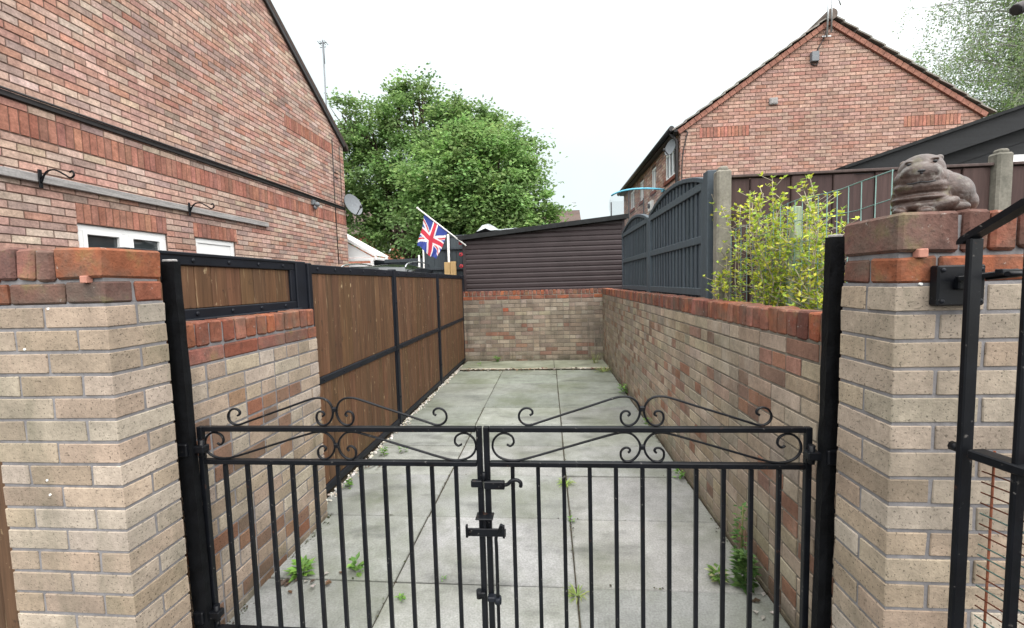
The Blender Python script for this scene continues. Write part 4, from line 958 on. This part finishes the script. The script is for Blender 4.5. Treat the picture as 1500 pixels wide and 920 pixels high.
for x_, z_, y_, lb in ((-2.585, 2.50, 8.86, 'thin white pole under the lower left corner of the flag'), (-2.035, 2.50, 8.80, 'thicker white pole between the flag and the pale planks'), (-3.30, 2.24, 10.9, 'short white stake in front of the low dark grey fence')):
    mb = MB(); mb.tube([(x_, y_, 0), (x_, y_, z_)], .016 if 'thin' in lb else .024, 8); mb.ell((x_, y_, z_), (.024, .024, .012), 8, 6)
    tag(mb.build('white_pole', M['white_paint'], org=(x_, y_, 0)), lb, 'pole', 'white poles behind the boarded fence')
for i, (x_, lb) in enumerate(((-2.09, 'left one of two pale new planks standing upright behind the fence'), (-1.965, 'right one of two pale new planks standing upright, beside the poppies'))):
    mb = MB(); mb.rbox(x_, x_ + .118, 8.6, 8.64, .0, 1.925 + i * .012, .004, col=(.5, .4, .3)); tag(mb.build('plank', M['paleplank'], org=(x_, 8.6, 0)), lb, 'plank', 'pale planks behind the fence')

# ------------------------------------------------------------------ grey arched panels on the right wall
PX = 1.125
def arched(y0, y1, zend, zmid, label):
    t = thing('arched_panel', label, 'fence panel', (PX, (y0 + y1) / 2, .35), 'blue grey arched fence panels')
    zt = lambda y: zend + (zmid - zend) * (1 - ((y - (y0 + y1) / 2) / ((y1 - y0) / 2)) ** 2)
    G = lambda: jit((.062, .079, .094), .07, .015)
    mb = MB(); y = y0 + .05
    while y < y1 - .05:
        b = min(y + .092, y1 - .045)
        q = [(PX + .004, y, .36), (PX + .02, y, .36), (PX + .02, b, .36), (PX + .004, b, .36), (PX + .004, y, zt(y) - .03), (PX + .02, y, zt(y) - .03), (PX + .02, b, zt(b) - .03), (PX + .004, b, zt(b) - .03)]
        mb.hexa(q, G()); y += .098
    y = y0 + .10                  # cover slats between the boards
    while y < y1 - .08:
        mb.rbox(PX - .010, PX + .003, y - .017, y + .017, .36, zt(y) - .035, .003, G()); y += .098
    mb.build('slats', M['grey_wood'], t)
    mb = MB(); N = 14
    for i in range(N):
        a_ = y0 + (y1 - y0) * i / N; b_ = y0 + (y1 - y0) * (i + 1.02) / N
        mb.bar((PX, a_, zt(a_) - .015), (PX, min(b_, y1), zt(min(b_, y1)) - .015), .052, .035, (0, 0, 1), .004, G())
    mb.build('arched_top', M['grey_wood'], t)
    for y_ in (y0, y1 - .045):
        mb = MB(); mb.rbox(PX - .024, PX + .024, y_, y_ + .045, .36, zt(y_ + .02) - .02, .004, G()); mb.build('stile', M['grey_wood'], t)
    for z_ in (2.10, 1.722, 1.345):
        mb = MB(); mb.rbox(PX - .022, PX - .0105, y0 + .046, y1 - .046, z_ - .005, z_ + .052, .004, G()); mb.build('rail', M['grey_wood'], t)
arched(3.18, 4.82, 2.165, 2.29, 'nearer blue grey fence panel with an arched top, next to the concrete post')
arched(4.90, 6.54, 2.15, 2.28, 'farther blue grey fence panel with an arched top, against the brown shed')
for y_, lb in ((3.08, 'blue grey timber post between the concrete post and the nearer arched panel'), (4.825, 'slim blue grey timber post between the two arched panels')):
    mb = MB(); w = .09 if y_ < 4 else .07
    mb.rbox(PX - .03, PX + .055, y_, y_ + w, .3, 2.20 if y_ < 4 else 2.14, .005, (.06, .076, .09)); tag(mb.build('timber_post', M['grey_wood'], org=(PX, y_, .3)), lb, 'post', 'timber posts of the arched panels')

# brown fence with concrete posts behind the right wall
for x_, lb in ((1.112, 'weathered concrete fence post beside the arched grey panels'), (2.785, 'weathered concrete fence post behind the stone animal, right of it')):
    mb = MB(); mb.rbox(x_, x_ + .092, 2.95, 3.03, .2, 2.17 if x_ < 2 else 2.195, .012); mb.rbox(x_ + .016, x_ + .076, 2.96, 3.02, 2.16 if x_ < 2 else 2.185, 2.195 if x_ < 2 else 2.22, .012)
    tag(mb.build('concrete_post', M['concrete'], org=(x_, 3, .2)), lb, 'fence post', 'concrete fence posts')
for xa, xb, lb in ((1.205, 2.783, 'dark brown board fence between the two concrete posts'), (2.89, 4.7, 'dark brown board fence right of the second concrete post')):
    t = thing('brown_fence', lb, 'fence', ((xa + xb) / 2, 3, .35), 'dark brown board fences'); mb = MB(); x_ = xa
    zt_ = 2.115
    while x_ < xb - .02:
        b = min(x_ + .128, xb); mb.rbox(x_ + .001, b, 2.985 + U(-.003, .003) + (.01 if int(x_ * 8) % 2 else 0), 3.012, .36, zt_ + U(-.004, .004), .004, jit(pick([(.052, .032, .029), (.06, .037, .034), (.047, .029, .027)]), .1, .03)); x_ = b
    mb.build('boards', M['brown_wood'], t)
    for z_ in (.6, 1.3, 2.0):
        mb = MB(); mb.rbox(xa, xb, 3.02, 3.06, z_ - .04, z_ + .04, .004, (.05, .031, .028)); mb.build('rail', M['brown_wood'], t)
    mb = MB(); mb.rbox(xa, xb, 2.972, 3.03, zt_ + .004, zt_ + .022, .003, (.07, .05, .046)); mb.build('cap', M['brown_wood'], t)

# dark timber garden building with sloping roof beyond the brown fence
t = thing('timber_outbuilding', 'black timber outbuilding with a sloping roof edge behind the brown fence', 'outbuilding', (5, 6, .35))
sl = (2.94 - 2.49) / (4.45 - 3.0); rz = lambda x: 2.49 + sl * (x - 3.0)
mb = MB(); p = [(2.9, 4.5, rz(2.9) - .16), (6.2, 4.5, rz(6.2) - .16), (6.2, 4.54, rz(6.2) - .16), (2.9, 4.54, rz(2.9) - .16)]; mb.hexa(p + [(a_, b_, c_ + .19) for a_, b_, c_ in p]); mb.build('fascia', M['dark'], t)
mb = MB(); p = [(2.86, 4.46, rz(2.86) + .032), (6.3, 4.46, rz(6.3) + .032), (6.3, 8, rz(6.3) + .032), (2.86, 8, rz(2.86) + .032)]; mb.hexa(p + [(a_, b_, c_ + .03) for a_, b_, c_ in p]); mb.build('roof', M['felt'], t)
mb = MB(); z = -.1
for i in range(9):
    zz = -.17 - .125 * i; p = [(3.0, 4.62, rz(3.0) + zz - .12), (6.2, 4.62, rz(6.2) + zz - .12), (6.2, 4.65, rz(6.2) + zz - .12), (3.0, 4.65, rz(3.0) + zz - .12)]; mb.hexa(p + [(a_, b_ + .012, c_ + .122) for a_, b_, c_ in p])
mb.box(3.0, 6.2, 4.67, 7.9, .3, 2.0)
p = [(3.0, 4.645, 1.0), (6.2, 4.645, 1.0), (6.2, 4.665, 1.0), (3.0, 4.665, 1.0)]; mb.hexa(p + [(a_, b_, rz(a_) + .03) for a_, b_, c_ in p]); mb.build('cladding', M['dark'], t)
mb = MB(); mb.rbox(4.30, 5.3, 4.585, 4.615, 2.44, 2.56, .004); mb.build('trim', M['white'], t)

# ------------------------------------------------------------------ green wire fence
t = thing('wire_fence', 'green plastic coated wire mesh fence running behind the right wall', 'fence', (1.2, 2.2, .35))
mb = MB(); YA_, YB_ = 1.62, 2.93; WXp = 1.20
wz = lambda y: 1.835 - .022 * math.sin((y - 1.45) / .85 * math.pi) ** 2 - (.05 * max(0, (y - 2.3)) / .6)
wxx = lambda y: WXp + .012 * math.sin(y * 6)
for k_ in range(15):
    pts = [(wxx(YA_ + (YB_ - YA_) * i / 16), YA_ + (YB_ - YA_) * i / 16, wz(YA_ + (YB_ - YA_) * i / 16) - .1 * k_ + U(-.003, .003)) for i in range(17)]
    mb.tube(pts, .0019 if k_ else .0024, 6)
y = YA_
while y < YB_: mb.tube([(wxx(y) - .003, y, wz(y)), (wxx(y) + U(-.005, .005), y + U(-.008, .008), wz(y) - .7), (wxx(y), y, .40)], .0018, 6); y += .068
mb.build('mesh', M['wire'], t)
mb = MB(); mb.rbox(1.21, 1.25, 2.25, 2.29, .3, 1.81, .004); mb.rbox(1.208, 1.252, 2.235, 2.305, 1.43, 1.445, .003); mb.build('stake', M['green_post'], t)

# ------------------------------------------------------------------ stone animal on the right pillar
bx, by, bz = 1.088, 1.328, 1.630
SX_, SY_, TH = .70, .80, R(-36)
def place(mb):                       # turn the figure to face the path
    mb.v = [(bx + (x * SX_) * math.cos(TH) - (y * SY_) * math.sin(TH), by + (x * SX_) * math.sin(TH) + (y * SY_) * math.cos(TH), bz + z) for x, y, z in mb.v]; return mb
mb = MB(); E = lambda c, r, rot=None: mb.ell(c, r, 28, 18, rot=rot)
E((-.040, -.018, .122), (.074, .062, .050)); E((-.040, -.006, .140), (.066, .052, .033)); E((-.042, -.028, .100), (.083, .062, .042)); E((-.042, -.052, .113), (.064, .050, .034))
E((-.042, -.074, .117), (.028, .024, .017)); E((-.042, -.058, .094), (.062, .040, .026)); E((-.042, -.035, .078), (.083, .062, .026))
E((-.040, -.014, .050), (.090, .070, .058)); E((-.041, -.024, .066), (.087, .068, .013)); E((-.040, -.024, .046), (.091, .071, .014)); E((-.038, -.020, .025), (.091, .070, .020))
E((.000, .012, .080), (.074, .062, .052)); E((.030, .03, .068), (.075, .068, .052)); E((.072, .045, .053), (.052, .066, .054)); E((.10, .05, .032), (.034, .052, .032))
E((-.094, -.012, .152), (.012, .012, .010)); E((.013, -.010, .156), (.013, .012, .010))
E((-.100, -.058, .012), (.026, .036, .014)); E((.012, -.048, .020), (.062, .038, .022), Matrix.Rotation(R(-14), 3, 'Y').to_euler()); E((-.026, -.080, .008), (.026, .024, .011)); E((.060, -.015, .016), (.046, .034, .018))
E((-.076, -.058, .149), (.015, .012, .0045)); E((-.004, -.058, .150), (.015, .012, .0045))
place(mb); st = mb.build('stone_animal', M['stone'], org=(bx, by, bz)); tag(st, 'small brown stone seal-like animal statue sitting on top of the right pillar', 'statue')
md = st.modifiers.new('r', 'REMESH'); md.mode = 'VOXEL'; md.voxel_size = .0019; md.use_smooth_shade = True
md = st.modifiers.new('s', 'SMOOTH'); md.iterations = 16; md.factor = .5
for x_ in (-.077, -.003):
    mb = MB(); mb.ell((x_, -.0665, .1415), (.0075, .006, .0042), 14, 10); place(mb).build('eye', M['blackplastic'], st)
mb = MB(); mb.ell((-.042, -.1005, .116), (.012, .006, .0042), 14, 8); mb.ell((-.042, -.099, .111), (.0055, .005, .005), 10, 8); place(mb).build('nose', M['blackplastic'], st)
mb = MB(); mb.tube(smooth([(-.102, -.060, .094), (-.082, -.0855, .087), (-.062, -.0955, .085), (-.042, -.0985, .087), (-.022, -.0955, .085), (-.002, -.0855, .087), (.018, -.060, .095)]), .0018, 6); place(mb).build('mouth', M['blackplastic'], st)

# ------------------------------------------------------------------ left edge timber, pole tip, trampoline
t = thing('timber_gate', 'dark brown timber gate edge at the far left against the left pillar', 'gate', (-2.3, 1.33, 0))
mb = MB(); x_ = -1.852
while x_ > -2.9: mb.rbox(x_ - .118, x_, 1.30, 1.322, .03, 1.7, .004, jit((.085, .048, .026), .12, .04)); x_ -= .12
mb.build('boards', M['wood'], t)
for z_ in (.3, 1.4):
    mb = MB(); mb.rbox(-2.95, -1.86, 1.323, 1.36, z_, z_ + .09, .004, (.08, .045, .025)); mb.build('rail', M['wood'], t)
mb = MB(); mb.tube(smooth([(.958, 1.0, 1.997), (.975, 1.0, 2.004), (1.06, 1.0, 2.03), (1.25, 1.0, 2.09), (1.42, 1.0, 2.12), (1.5, 1.0, 2.02), (1.5, 1.0, 1.2), (1.5, 1.0, -.03)]), [.007, .010] + [.012] * 200, 8)
tag(mb.build('bent_pole', M['pipe'], org=(1.5, 1, -.03)), 'dark brown bent pole whose tip pokes in at the top right corner', 'pole')
t = thing('trampoline', 'trampoline enclosure with light blue top tube and grey netting beside the right house', 'trampoline', (2.25, 11, 0))
tcx, tcy, tr, tz = 2.20, 10.9, .64, 3.55
mb = MB(); N = 40
ring = lambda w: Vector((tcx + tr * math.cos(w), tcy + tr * math.sin(w), tz + .05 * math.cos(w * 1) + .03 * math.sin(2 * w)))
pts = [ring(math.pi * (1.08 + .98 * i / N)) for i in range(N + 1)]; mb.tube(pts, .022, 8); mb.build('top_tube', M['cyan'], t)
mb = MB(); zs_ = [(0, 1), (-.10, 1.03), (-.22, 1.04), (-.36, 1.0), (-1.2, .98), (-2.2, .98)]; base = len(mb.v)
for dz, k_ in zs_:
    for i in range(N):
        w = math.pi * 2 * i / N; q = ring(w); mb.v.append((tcx + (q.x - tcx) * k_, tcy + (q.y - tcy) * k_, q.z + dz))
for j in range(len(zs_) - 1):
    for i in range(N): a_ = base + j * N; mb.face((a_ + i, a_ + N + i, a_ + N + (i + 1) % N, a_ + (i + 1) % N), sm=True)
mb.build('netting', M['net'], t)
for k_ in range(4):
    w = math.pi * (.5 * k_ + .85); q = ring(w); mb = MB(); mb.tube([q + Vector((0, 0, -.05)), (q.x, q.y, 0.0)], .016, 8); mb.build('leg', M['blackplastic'], t)
mb = MB(); mb.tube([(tcx + tr * math.cos(math.pi * 2 * i / N), tcy + tr * math.sin(math.pi * 2 * i / N), 1.35) for i in range(N + 1)], .03, 8, cap=False); mb.build('bed_ring', M['blackplastic'], t)

# ------------------------------------------------------------------ plants
def leafcol(base, a=.22): 
    c = jit(base, a, .06); return c
def tree(name, label, base, trunk, clumps, nleaf, size, cols, group=None, trunk_r=.2):
    t = thing(name, label, 'tree', base, group)
    mb = MB(); bs = Vector(base)
    fork = bs + Vector((U(-.2, .2), U(-.1, .1), trunk))
    mb.tube(smooth([bs + Vector((0, 0, -.1)), bs + Vector((.08, .05, trunk * .5)), fork], 4), [trunk_r * (1 - .03 * i) for i in range(9)], 10)
    for c, r, w in clumps:
        c = Vector(c); m_ = (fork + c) / 2 + Vector((U(-.4, .4), U(-.3, .3), U(-.3, .2))); L_ = smooth([fork - Vector((0, 0, .2)), m_, c + Vector((0, 0, r[2] * .3))], 4)
        mb.tube(L_, [trunk_r * .5 * (1 - i / 9.5) + .012 for i in range(len(L_))], 7)
        for k_ in range(6):
            e_ = c + Vector((U(-1, 1) * r[0], U(-1, 1) * r[1], U(-.5, 1) * r[2])) * .8; mb.tube([m_ * .3 + c * .7, (c + e_) / 2 + Vector((0, 0, -.1)), e_], [.03, .018, .006], 5)
    mb.build('trunk', M['bark'], t)
    mb = MB(); tot = sum(w * r[0] * r[2] for c, r, w in clumps)
    for c, r, w in clumps:
        c = Vector(c); n_ = int(nleaf * w * r[0] * r[2] / tot); sub = []
        for i in range(max(10, n_ // 62)):     # sprays of leaves on the outside and through the volume
            dv = Vector((random.gauss(0, 1), random.gauss(0, 1), random.gauss(0, 1))).normalized() * (U(.35, 1.0) ** .5) * (1 + .16 * noise.noise(Vector((i * .37, c.x, c.z))))
            q_ = c + Vector((dv.x * r[0], dv.y * r[1], dv.z * r[2]))
            if noise.noise(q_ * .95) > -.33: sub.append((q_, dv))
        for p, dv in sub:
            bc = leafcol(mixc(pick(cols), (.24, .31, .12), max(0, random.gauss(.05, .18))), .26); sr = U(.18, .42); out = (dv + Vector((0, 0, .25))).normalized()
            axis = (out + Vector((U(-.5, .5), U(-.5, .5), U(-.2, .5)))).normalized()
            for k_ in range(62):
                q = p + Vector((random.gauss(0, 1), random.gauss(0, 1), random.gauss(0, .62))) * sr * .62 + axis * (U(0, 1) ** 2) * sr * .9
                nn = (Vector((0, 0, 1)) * .9 + out * .5 + Vector((random.gauss(0, .5), random.gauss(0, .5), random.gauss(0, .35))))
                dd = Vector((random.gauss(0, 1), random.gauss(0, 1), random.gauss(-.25, .4))) + out * .6
                mb.leaf(q, dd, nn, size * U(.7, 1.25), size * U(.55, .8), jit(bc, .16, .05))
    mb.build('crown', M['leaf'], t)
G1 = [(.165, .27, .09), (.19, .31, .10), (.135, .225, .082), (.21, .33, .115)]
G2 = [(.215, .36, .115), (.24, .385, .13), (.19, .32, .11)]
# tall darker tree at the back left
tree('broadleaf_tree', 'tall dark green leafy tree rising behind the left house corner', (-5.2, 17.5, 0), 2.3,
     [((-8.2, 17.8, 6.4), (1.5, 1.4, 1.6), .8), ((-7.2, 17.6, 8.0), (1.2, 1.2, 1.1), .75), ((-5.3, 17.5, 8.1), (1.4, 1.3, 1.5), .8), ((-4.0, 17.8, 7.2), (1.3, 1.3, 1.3), .9), ((-6.6, 17.0, 5.6), (1.6, 1.2, 1.4), .9), ((-7.8, 17.4, 4.3), (1.4, 1.2, 1.2), .7),
      ((-5.0, 17.2, 6.0), (1.6, 1.3, 1.5), 1), ((-2.7, 17.6, 6.2), (1.3, 1.2, 1.3), 1), ((-6.1, 17.0, 3.6), (1.5, 1.1, 1.0), .7), ((-8.3, 17.6, 8.3), (.6, .6, .8), .35), ((-5.9, 17.6, 9.2), (.55, .6, .9), .4), ((-4.9, 17.6, 9.0), (.6, .6, .75), .35), ((-3.6, 17.6, 8.1), (.7, .6, .7), .5), ((-3.0, 17.5, 7.9), (1.0, .9, .95), .9), ((-1.9, 17.5, 7.2), (1.0, .9, .9), .9), ((-1.0, 17.3, 6.3), (.9, .9, .9), .8), ((-7.9, 17.6, 7.3), (1.1, 1.0, 1.0), .7), ((-8.9, 17.6, 5.2), (.8, .9, 1.3), .6)],
     62000, .155, G1, 'broadleaf trees behind the yard', .26)
tree('broadleaf_tree', 'rounded bright green leafy tree above the shed roof, behind the flag', (-1.9, 14.6, 0), 2.0,
     [((-3.6, 14.5, 4.9), (1.2, 1.1, 1.3), 1), ((-2.4, 14.4, 5.2), (1.2, 1.1, 1.2), 1), ((-1.55, 14.7, 5.3), (1.05, 1.1, 1.1), 1), ((-.85, 14.7, 4.3), (.9, 1, 1.0), 1), ((-1.6, 14.2, 4.0), (1.3, 1, 1.1), 1), ((-3.0, 14.2, 3.7), (1.2, 1, .9), .9), ((-4.2, 14.4, 3.5), (.9, .9, .8), .7), ((-.35, 14.7, 3.5), (.7, .9, .7), 1.1), ((-.1, 14.7, 2.9), (.65, .8, .7), 1.0), ((-1.2, 14.3, 3.1), (1.1, .9, .8), 1), ((-2.0, 14.9, 6.0), (.75, .8, .6), .7), ((-2.8, 14.6, 6.1), (.8, .8, .7), .7), ((-2.2, 14.3, 2.9), (1.3, .9, .7), .7)],
     60000, .145, G2 + G1[3:], 'broadleaf trees behind the yard', .2)
# birch at the right
t = thing('birch_tree', 'airy birch tree with drooping twigs behind the right house', 'tree', (16.4, 15.5, 0))
mb = MB(); fork = Vector((16.5, 15.5, 5.5)); tips = []
mb.tube(smooth([(16.4, 15.5, -.1), (16.45, 15.5, 3), fork, (16.7, 15.5, 9), (16.6, 15.4, 12.2)], 5), [.17 * (1 - i / 22) for i in range(21)], 10)
lf = MB()
for i in range(110):
    z0 = U(4.4, 11.8); w = U(0, 2 * math.pi); L_ = U(1.5, 5.6) * (1.1 - .03 * z0)
    if rnd() < .75: w = U(2.3, 4.0)
    p0 = Vector((16.55, 15.5, z0)); e_ = p0 + Vector((math.cos(w) * L_, math.sin(w) * L_ * .7, U(.5, 1.5))); br = smooth([p0, (p0 + e_) / 2 + Vector((0, 0, .3)), e_], 4)
    mb.tube(br, [.02 * (1 - k_ / 9) + .003 for k_ in range(len(br))], 5)
    for k_ in range(15):
        f_ = U(.25, 1) * (len(br) - 1.001); s_ = br[int(f_)].lerp(br[int(f_) + 1], f_ % 1) + Vector((U(-.15, .15), U(-.15, .15), 0)); D_ = U(.4, 1.25); sw = Vector((U(-.9, .5), U(-.5, .5), 0))
        tw = [s_ + sw * (q / 6) * D_ * .6 + Vector((U(-.03, .03), U(-.03, .03), -D_ * (q / 6) ** 1.2)) for q in range(7)]
        mb.tube(tw, .004, 3)
        base_c = pick([(.17, .26, .09), (.20, .30, .10), (.26, .33, .18), (.24, .30, .22)])
        dens = 58 if z0 < 7.6 else 28
        for q in range(int(dens * D_)):
            f = rnd() * 5.99; a_ = int(f); p = tw[a_].lerp(tw[a_ + 1], f - a_) + Vector((random.gauss(0, .15), random.gauss(0, .13), random.gauss(0, .12)))
            lf.leaf(p, Vector((random.gauss(0, .9), random.gauss(0, .9), -.5)), Vector((random.gauss(0, 1), random.gauss(0, 1), random.gauss(0, .6))), U(.05, .085), U(.035, .055), jit(base_c, .2, .05))
mb.build('trunk', M['birch'], t); lf.build('crown', M['leaf'], t)

# young yellow green shrub behind the right wall
def shrub(name, label, spots, leafs, hs, cols, lsize):
    c0 = (sum(s[0] for s in spots) / len(spots), sum(s[1] for s in spots) / len(spots), .35)
    t = thing(name, label, 'shrub', c0); st_ = MB(); lf = MB()
    for (x, y) in spots:
        for k_ in range(4):
            h = U(*hs) * (1.05 if rnd() < .2 else 1); lean = Vector((U(-.10, .05), U(-.08, .08), 0)) * (2.2 if rnd() < .12 else .8)
            p = [Vector((x + U(-.04, .04), y + U(-.04, .04), .33)) + lean * (q / 7) ** 1.5 * 1.6 + Vector((U(-.012, .012), U(-.012, .012), (h - .33) * q / 7)) for q in range(8)]
            st_.tube(p, [.006 - .0006 * q for q in range(8)], 5)
            for q in range(leafs):
                f = 7 * (U(.45, 1) if rnd() < .9 else U(.25, 1)); f = min(f, 6.99); a_ = int(f); b_ = p[a_].lerp(p[a_ + 1], f - a_)
                w = U(0, 6.28); dv = Vector((math.cos(w), math.sin(w), U(.1, 1.0)))
                if rnd() < .3:
                    e_ = b_ + dv.normalized() * U(.03, .11); st_.tube([b_, e_], .0018, 3); b_ = e_
                for s_ in range(3):
                    lf.leaf(b_, Vector((random.gauss(0, 1), random.gauss(0, 1), U(.0, 1.2))), Vector((random.gauss(0, .6), random.gauss(0, .6), 1)), lsize * U(.7, 1.3), lsize * U(.45, .65), jit(pick(cols), .18, .06))
    st_.build('stems', M['stem'], t); lf.build('foliage', M['leaf_small'], t)
YG = [(.56, .60, .07), (.46, .55, .07), (.64, .62, .09), (.34, .48, .07), (.26, .40, .07)]
sp = [(U(1.24, 1.36), U(1.92, 2.27)) for i in range(9)]; shrub('privet_shrub', 'yellow green leafy shrub behind the wire fence, nearer clump by the right pillar', sp, 62, (1.40, 1.80), YG, .025)
sp = [(U(1.17, 1.45), U(2.3, 2.86)) for i in range(15)]; shrub('privet_shrub', 'yellow green leafy shrub in front of the concrete post, farther clump', sp, 66, (1.45, 1.95), YG, .026)

# weeds in the yard
def weed(x, y, r, n, h, label, kind='leafy', cols=((.13, .26, .05), (.17, .32, .06), (.10, .21, .045))):
    mb = MB()
    for i in range(n):
        w = U(0, 6.28); dv = Vector((math.cos(w), math.sin(w), U(.15, 1.3) * h / max(r, .01) * .6)); b_ = Vector((x, y, .0)) + Vector((math.cos(w), math.sin(w), 0)) * U(0, r * .4)
        if kind == 'grass':
            L_ = U(.6, 1) * max(r, h); m_ = b_ + dv.normalized() * L_ * .6; e_ = m_ + Vector((math.cos(w), math.sin(w), -.25)) * L_ * .45
            a_ = Vector((-math.sin(w), math.cos(w), 0)) * .003; col = jit(pick(cols), .2, .05); k0 = len(mb.v)
            mb.v += [tuple(b_ - a_), tuple(b_ + a_), tuple(m_ + a_ * .8), tuple(m_ - a_ * .8), tuple(e_)]; mb.face((k0, k0 + 1, k0 + 2, k0 + 3), col); mb.face((k0 + 3, k0 + 2, k0 + 4), col)
        else:
            z_ = U(.0, 1) * h; b_.z = z_; mb.leaf(b_, Vector((math.cos(w), math.sin(w), U(-.1, .6))), Vector((0, 0, 1)), U(.5, 1) * r, U(.3, .5) * r, jit(pick(cols), .2, .06))
    if kind == 'tall':
        mb.tube([(x, y, 0), (x + .01, y, h)], .004, 5, (.2, .22, .08))
    return tag(mb.build('weed', M['leaf_small'], org=(x, y, 0)), label, 'weed', 'weeds in the paving')
weed(-1.30, 2.02, .075, 34, .05, 'low green weed at the foot of the low left wall'); weed(-1.02, 2.04, .06, 22, .07, 'bright green weed tuft in the slab joint near the low left wall')
weed(-.72, 1.86, .03, 14, .02, 'tiny weed in the left long joint of the paving'); weed(-1.46, 3.55, .05, 26, .06, 'small bright weed at the foot of the boarded fence'); weed(-1.32, 3.62, .045, 18, .05, 'round leaved weed beside the gravel strip'); weed(-1.5, 2.95, .05, 24, .05, 'weed growing from the gravel strip under the nearest boards')
weed(.105, 1.93, .06, 34, .07, 'spiky grass tuft in the right long joint near the gate', 'grass', ((.25, .30, .09), (.18, .27, .06))); weed(.10, 3.05, .07, 40, .08, 'bright grass tuft in the paving joint behind the hooked latch', 'grass', ((.22, .36, .07), (.28, .38, .08))); weed(.108, 2.55, .03, 12, .03, 'tiny seedling in the right long joint halfway up the yard'); weed(-.55, 2.0, .02, 8, .02, 'speck of weed on the middle slab joint')
weed(.90, 2.02, .06, 170, .17, 'big dark leafy weed at the foot of the right wall near the gate', 'tall', ((.05, .11, .03), (.075, .15, .04), (.11, .20, .055))); weed(.93, 2.14, .045, 80, .34, 'tall straggly weed climbing the right wall near the gate', 'tall', ((.08, .17, .045), (.14, .26, .06), (.06, .13, .035))); weed(.79, 2.06, .05, 60, .06, 'pale flowering weed on the slab beside the big dark weed', 'leafy', ((.15, .27, .06), (.45, .45, .25), (.12, .22, .05)))
weed(.93, 3.15, .05, 26, .08, 'small weed at the foot of the right wall, middle of the yard'); weed(.94, 5.6, .08, 30, .12, 'green weed at the foot of the right wall towards the back', 'leafy'); weed(.94, 4.2, .05, 24, .12, 'bushy weed against the right wall behind the gate scroll', 'leafy')
weed(.86, 6.95, .16, 70, .22, 'clump of long grass in the far right corner of the yard', 'grass', ((.16, .24, .06), (.22, .28, .08), (.30, .30, .12))); weed(.80, 7.6, .10, 26, .42, 'tall dry weed standing in the far right corner', 'grass', ((.26, .26, .12), (.2, .26, .08))); weed(-.98, 7.88, .08, 26, .10, 'small weed at the foot of the end wall'); weed(-1.25, 7.5, .05, 16, .06, 'tiny weed on the back ledge near the gravel')
# dead leaves and crumbs by the ledge and in the corners
mb = MB()
for i in range(110):
    x_ = U(-1.45, .9); y_ = 7.13 - abs(random.gauss(0, .03)); mb.leaf(Vector((x_, y_, U(.004, .03))), Vector((U(-1, 1), U(-1, 1), U(-.2, .3))), Vector((U(-.4, .4), U(-.4, .4), 1)), U(.03, .07), U(.02, .04), jit(pick([(.10, .05, .03), (.16, .09, .045), (.05, .035, .025), (.28, .2, .12), (.14, .03, .03), (.4, .38, .33)]), .2, .05))
for i in range(30):
    x_, y_ = pick([(-1.3, 1.95), (-1.15, 1.98), (.9, 1.9), (-1.45, 3.3)]); x_ += U(-.07, .07); y_ += U(-.06, .06)
    mb.leaf(Vector((x_, y_, U(.003, .012))), Vector((U(-1, 1), U(-1, 1), .1)), Vector((U(-.3, .3), U(-.3, .3), 1)), U(.02, .05), U(.015, .03), jit(pick([(.16, .09, .05), (.07, .05, .035), (.42, .40, .36), (.12, .07, .04)]), .2, .05))
for i in range(900):
    q = rnd()
    if q < .45: x_ = .985 - abs(random.gauss(0, .022)); y_ = U(1.5, 7.0)
    elif q < .6: x_ = -1.445 + abs(random.gauss(0, .018)); y_ = U(1.55, 2.6)
    elif q < .8: x_ = .1045 + random.gauss(0, .006); y_ = U(1.5, 5.0)
    elif q < .9: x_ = -.7936 + random.gauss(0, .005); y_ = U(1.5, 5.0)
    else: x_ = U(-1.4, .9); y_ = 1.983 + .6 * random.randrange(0, 6) + random.gauss(0, .006)
    if noise.noise(Vector((x_ * 2, y_ * 2.3, 5))) < -.08: continue
    mb.leaf(Vector((x_, y_, U(.001, .006))), Vector((U(-1, 1), U(-1, 1), U(0, .25))), Vector((U(-.5, .5), U(-.5, .5), 1)), U(.006, .02), U(.005, .012), jit(pick([(.06, .05, .035), (.05, .065, .025), (.075, .095, .03), (.10, .085, .06), (.04, .035, .028)]), .25, .05))
o = mb.build('leaf_litter', M['leaf_small']); o['kind'] = 'stuff'; o['label'] = 'dead leaves and crumbs along the back ledge and in corners'; o['category'] = 'leaf litter'
